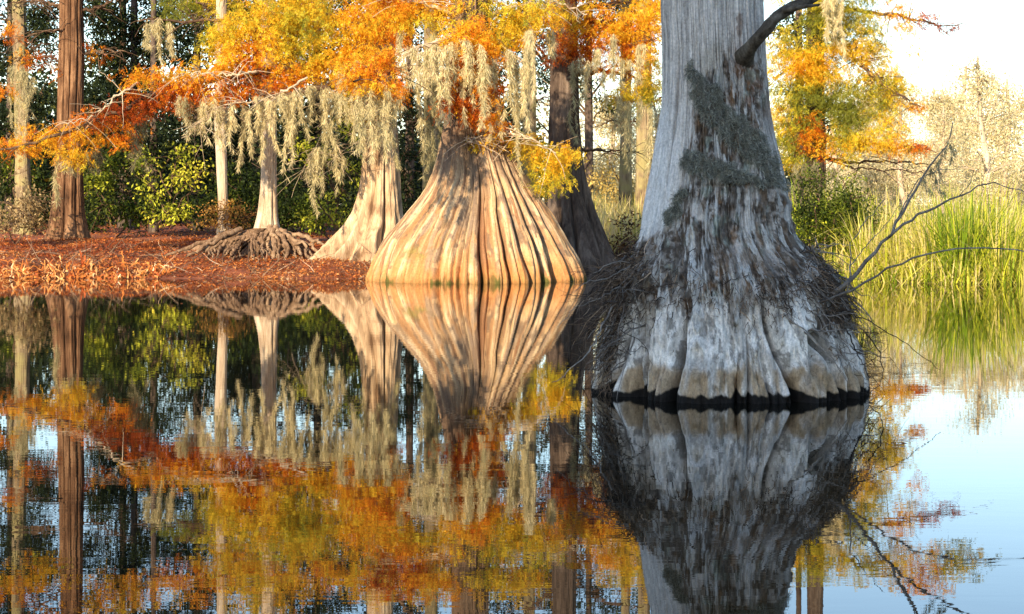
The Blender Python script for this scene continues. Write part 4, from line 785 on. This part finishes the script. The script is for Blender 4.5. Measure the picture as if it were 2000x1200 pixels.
tussock(1590, 36, 1.2, 240, .32, 'tall dim reeds behind the right shoulder of the grey trunk', 7, .5)
tussock(1740, 34, 1.2, 220, .82, 'straw-coloured reeds behind the low yellow tussock', 8, .5, .8)
tussock(1835, 34.3, 1.3, 220, .8, 'pale reeds standing behind between the two brightest tussocks', 9, .5, .8)
tussock(1930, 33.8, 1.3, 260, .66, 'tall upright reeds behind the largest green tussock', 10, .5, .75)
tussock(2010, 32.5, 1.2, 240, .62, 'reeds cut off by the right edge of the view', 11, .5, .8)
r = np.random.default_rng(44); n = 11000
bx = r.uniform(3.2, 20, n); by = shore(bx) + .1 + r.uniform(0, 1, n) ** 1.3 * 26
a = Acc(); blades(a, bx, by, ground_z(bx, by) - .05, r.uniform(.25, .75, n), np.clip(r.normal(.84, .10, n), 0, 1), .55, 45, .03)
tag(a.build('reeds', M['reed']), 'straw and green marsh grass covering the ground behind the tussocks', 'reeds', kind='stuff')
n = 4500; bx = r.uniform(1.2, 3.6, n); by = r.uniform(39, 58, n)
a = Acc(); blades(a, bx, by, ground_z(bx, by) - .05, r.uniform(.4, 1.1, n), np.clip(r.normal(.85, .1, n), 0, 1), .5, 46, .025)
tag(a.build('dry_grass', M['reed']), 'sunlit straw grass seen between the shaded cypress and the grey trunk', 'grass', kind='stuff')

n = 5200; bx = r.uniform(3.4, 14, n); by = shore(bx) + r.uniform(-.35, .7, n)
a = Acc(); blades(a, bx, by, np.maximum(ground_z(bx, by), -.1) - .03, r.uniform(.15, .6, n), np.clip(r.normal(.6, .18, n), 0, 1), .9, 47, .02)
tag(a.build('marsh_grass', M['reed']), 'short arching marsh grass fringing the right waterline', 'grass', kind='stuff')
# ------------------------------------------------------------------ far pale trees on the right
def far_tree(seed, h, sparse):
    r = np.random.default_rng(seed); root = empty('pale_tree'); A1 = Acc()
    t = np.linspace(0, 1, 14); tr = np.stack([.25 * vnoise(t * 3, seed, 0, 1), .25 * vnoise(t * 3, seed + 5, 0, 1), t * h - .2], 1)
    A1.tube(tr, np.linspace(.13, .03, 14), 8, .3, seed); A1.build('trunk', M['paletrunk'], root, True)
    A3 = Acc(); f = Acc()
    for k in range(26):
        z = h * r.uniform(.25, 1); i = min(13, int(z / h * 13)); an = r.uniform(0, 6.28); L = (h - z * .75) * r.uniform(.2, .5)
        e = tr[i] + np.array([math.cos(an) * L, math.sin(an) * L, r.uniform(.0, .5) * L]); tt = np.linspace(0, 1, 7)[:, None]
        p = tr[i] + (e - tr[i]) * tt + r.normal(0, .07, (7, 3)) * tt; A3.tube(p, np.linspace(.03, .008, 7), 4)
        n = int(420 * sparse); c_ = p[r.integers(2, 7, n)] + r.normal(0, .28, (n, 3)) * np.array([1, 1, .8]) - np.array([0, 0, .1]); d = unit(r.normal(0, .6, (n, 3)) + np.array([0, 0, -.6])); s = unit(np.cross(d, r.normal(0, 1, (n, 3))))
        f.leaves(c_, d, s, r.uniform(.06, .15, n), r.uniform(.018, .045, n), np.clip(r.normal(.6, .22, n), 0, 1))
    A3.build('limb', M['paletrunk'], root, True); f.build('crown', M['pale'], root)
    return root
protos = [far_tree(1, 5.0, .8), far_tree(2, 5.6, .5), far_tree(3, 4.4, 1.0)]
def copy_tree(o):
    c_ = o.copy(); COL.objects.link(c_)
    for ch in o.children:
        d = ch.copy(); COL.objects.link(d); d.parent = c_
    return c_
FT = [(1545, 70, 0, 1.0, 'bleached leafy tree just behind the golden boughs'), (1620, 66, 1, .95, 'bleached thin tree under the golden bough tips'), (1700, 72, 2, 1.2, 'bushy pale tree beyond the straw reeds'), (1765, 64, 1, .9, 'bleached tree seen through the fork of bare branches'), (1842, 52, 1, .62, 'white bare stem standing in the reeds behind the moss veil'),
      (1830, 76, 2, 1.25, 'pale round-topped tree beyond the tip of the mossy bare branch'), (1915, 60, 1, 1.0, 'leaning whitish trunk with thin pale leaves right of the moss veil'), (1965, 74, 0, 1.15, 'pale spreading tree on the skyline near the right edge'), (2040, 68, 2, 1.2, 'pale tree half outside the right edge of the view'), (1890, 84, 0, 1.4, 'tallest hazy tree on the right skyline'),
      (1190, 66, 2, 1.05, 'sunlit tree behind the golden scrub'), (1270, 62, 0, .95, 'sunlit tree beyond the mossy trunks left of the grey trunk'), (1120, 72, 1, 1.1, 'pale tree behind the neck of the shaded cypress'), (1740, 90, 0, 1.3, 'hazy tree farthest back above the golden boughs'), (2100, 80, 2, 1.3, 'hazy tree past the right edge of the view')]
used = set()
for k, (px, Y, pi, sc, lab) in enumerate(FT):
    o = protos[pi] if pi not in used else copy_tree(protos[pi]); used.add(pi)
    o.location = tuple(base_of(px, Y)); o.scale = (sc, sc, sc * .92); o.rotation_euler = (0, R_(7 if px == 1915 else 0), k * 1.3)
    tag(o, lab, 'tree', 'pale trees beyond the marsh')
r = np.random.default_rng(71); f = Acc()
for k in range(150):
    Y = r.uniform(75, 130); px = r.uniform(1060, 2400); hh = r.uniform(1.0, 4.2); x = (px - 1000) / F * Y; z0 = gz(x, Y)
    n = 520; c_ = np.array([x, Y, z0 + hh * .5]) + blob_points(r, n, 1.8, 1.5, hh * .55, .5); d = unit(r.normal(0, 1, (n, 3))); s = unit(np.cross(d, r.normal(0, 1, (n, 3))))
    f.leaves(c_, d, s, r.uniform(.10, .28, n), r.uniform(.03, .09, n), np.clip(r.normal(.6, .22, n), 0, 1))
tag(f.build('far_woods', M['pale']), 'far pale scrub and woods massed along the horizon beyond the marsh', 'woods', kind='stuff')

r = np.random.default_rng(72); f = Acc()
for k in range(230):
    Y = r.uniform(54, 86); px = r.uniform(-500, 1020); x = (px - 1000) / F * Y; z0 = gz(x, Y); hh = r.uniform(1.8, 5.4) * Y / 60
    n = 420; c_ = np.array([x, Y, z0 + hh * .45]) + blob_points(r, n, 1.6, 1.2, hh * .6, .5); d = unit(r.normal(0, 1, (n, 3))); s = unit(np.cross(d, r.normal(0, 1, (n, 3))))
    f.leaves(c_, d, s, r.uniform(.15, .34, n), r.uniform(.08, .18, n), np.clip(r.normal(.4, .25, n), 0, 1))
tag(f.build('woods', M['evergreen']), 'dark woods massed deep behind the bank trees', 'woods', kind='stuff')

# ------------------------------------------------------------------ leaf litter and flotsam on the left bank
r = np.random.default_rng(91); n = 130000
x = r.uniform(-13, -1.0, n); y = shore(x) + np.where(r.uniform(0, 1, n) < .7, r.uniform(-.05, 6, n), r.uniform(3, 24, n))
z = ground_z(x, y) + r.uniform(.0, .03, n); an = r.uniform(0, 6.28, n)
d = unit(np.stack([np.cos(an), np.sin(an), r.normal(.15, .35, n)], 1)); s = unit(np.cross(d, np.stack([r.normal(0, .4, n), r.normal(0, .4, n), np.ones(n)], 1)))
a = Acc(); a.leaves(np.stack([x, y, z], 1), d, s, r.uniform(.02, .08, n), r.uniform(.008, .024, n), np.clip(r.normal(.36, .17, n) + .22 * fbm(x * 1.1, y * 1.1, 0, 4, 8), 0, 1))
tag(a.build('leaf_litter', M['litter']), 'rust-red fallen needles and leaves carpeting the bank', 'leaves', kind='stuff')
n = 1000; x = r.uniform(-10, -5.6, n); y = shore(x) + r.normal(.35, .5, n)
pts = np.stack([x, y, np.maximum(ground_z(x, y), 0) + .01], 1); a = Acc()
fibres(n, pts, np.tile([0, -.2, .8], (n, 1)), r.uniform(.08, .32, n), r.uniform(.02, .05, n), 6, 1.1, -.4, 92, np.clip(r.normal(.52, .22, n), 0, 1), a)
tag(a.build('dead_leaves', M['litter']), 'curled dead marsh leaves heaped along the waterline at the left', 'leaves', kind='stuff')
n = 900; x = r.uniform(-9, -1.4, n); y = shore(x) + r.uniform(0, 3, n); pts = np.stack([x, y, ground_z(x, y) + .01], 1); a = Acc()
fibres(n, pts, np.stack([r.normal(0, 1, n), r.normal(0, 1, n), r.uniform(0, .3, n)], 1), r.uniform(.2, .7, n), r.uniform(.008, .018, n), 7, .4, -.2, 93, np.clip(r.normal(.55, .25, n), 0, 1), a)
tag(a.build('fallen_twigs', M['fibre']), 'broken twigs strewn over the rust-red leaves', 'twigs', kind='stuff')

n = 420; x = r.uniform(-9, 2, n); y = shore(x) - np.abs(r.normal(0, 2.2, n)) - .1; an = r.uniform(0, 6.28, n)
d = np.stack([np.cos(an), np.sin(an), 0 * an], 1); s = np.stack([-np.sin(an), np.cos(an), r.normal(0, .1, n)], 1); a = Acc()
a.leaves(np.stack([x, y, 0 * x + .006], 1), d, s, r.uniform(.03, .09, n), r.uniform(.015, .04, n), np.clip(r.normal(.6, .2, n), 0, 1))
tag(a.build('floating_leaves', M['litter']), 'fallen leaves and needles floating near the bank', 'leaves', kind='stuff')

# ------------------------------------------------------------------ the tree on the near shore that keeps the grey trunk in shade
SUN_AZ, SUN_EL = R_(-24), R_(21)            # sunlight travels to +x,+y from behind the left shoulder
sd = np.array([math.sin(-SUN_AZ), math.cos(SUN_AZ), 0])      # heading of the light over the ground
tgt = np.array([1.42, 13.2, 0]); sp_ = tgt - sd * 21.0
shade = thing('shore_tree', 'broad dense evergreen on the near shore left of the viewer', 'tree', (sp_[0], sp_[1], 0))
a = Acc(); t = np.linspace(0, 1, 16); a.tube(np.stack([sp_[0] + .3 * t, sp_[1] + 0 * t, -.8 + 10 * t], 1), np.linspace(.45, .1, 16), 14, .3, 3); a.build('trunk', M['dark'], shade, True)
f = Acc(); r = np.random.default_rng(15); n = 26000
c_ = np.array([sp_[0], sp_[1], 21.0 * math.tan(SUN_EL) + 1.3]) + blob_points(r, n, 2.6, 2.2, 3.6, .4); d = unit(r.normal(0, 1, (n, 3))); s = unit(np.cross(d, r.normal(0, 1, (n, 3))))
f.leaves(c_, d, s, r.uniform(.15, .35, n), r.uniform(.08, .18, n), np.clip(r.normal(.4, .2, n), 0, 1)); f.build('crown', M['evergreen'], shade)

# ------------------------------------------------------------------ light, sky, camera
w = bpy.data.worlds.new('World'); scn.world = w; w.use_nodes = True; nt = w.node_tree; nt.nodes.clear()
sky = nt.nodes.new('ShaderNodeTexSky'); sky.sky_type = 'NISHITA'; sky.sun_disc = False
sky.sun_elevation = SUN_EL; sky.air_density = 1.0; sky.dust_density = .2; sky.ozone_density = 2.0
bg = nt.nodes.new('ShaderNodeBackground'); wo = nt.nodes.new('ShaderNodeOutputWorld')
nt.links.new(sky.outputs[0], bg.inputs[0]); nt.links.new(bg.outputs[0], wo.inputs[0]); bg.inputs[1].default_value = .145
import mathutils
to_sun = mathutils.Vector((-sd[0] * math.cos(SUN_EL), -sd[1] * math.cos(SUN_EL), math.sin(SUN_EL)))
sky.sun_rotation = math.atan2(to_sun.x, to_sun.y)
sl = bpy.data.lights.new('sun', 'SUN'); sl.energy = 5.0; sl.angle = R_(.5); sl.color = (1, .79, .52)
so = bpy.data.objects.new('sun', sl); COL.objects.link(so); so.rotation_euler = to_sun.to_track_quat('Z', 'Y').to_euler(); so.location = (-20, -20, 30)
cam = bpy.data.cameras.new('camera'); co = bpy.data.objects.new('camera', cam); COL.objects.link(co); scn.camera = co
co.location = (0, 0, H); co.rotation_euler = (R_(90), 0, 0); cam.sensor_width = 36; cam.lens = 36 * F / 2000; cam.shift_y = -.1; cam.clip_start = .1; cam.clip_end = 3000
scn.render.engine = 'CYCLES'; scn.cycles.use_denoising = True
scn.cycles.max_bounces = 6; scn.cycles.diffuse_bounces = 3; scn.cycles.glossy_bounces = 3; scn.cycles.transmission_bounces = 3; scn.cycles.caustics_reflective = False; scn.cycles.caustics_refractive = False
vs = scn.view_settings; scn.display_settings.display_device = 'sRGB'; vs.view_transform = 'Standard'; vs.look = 'None'; vs.gamma = 1; vs.exposure = 1.15
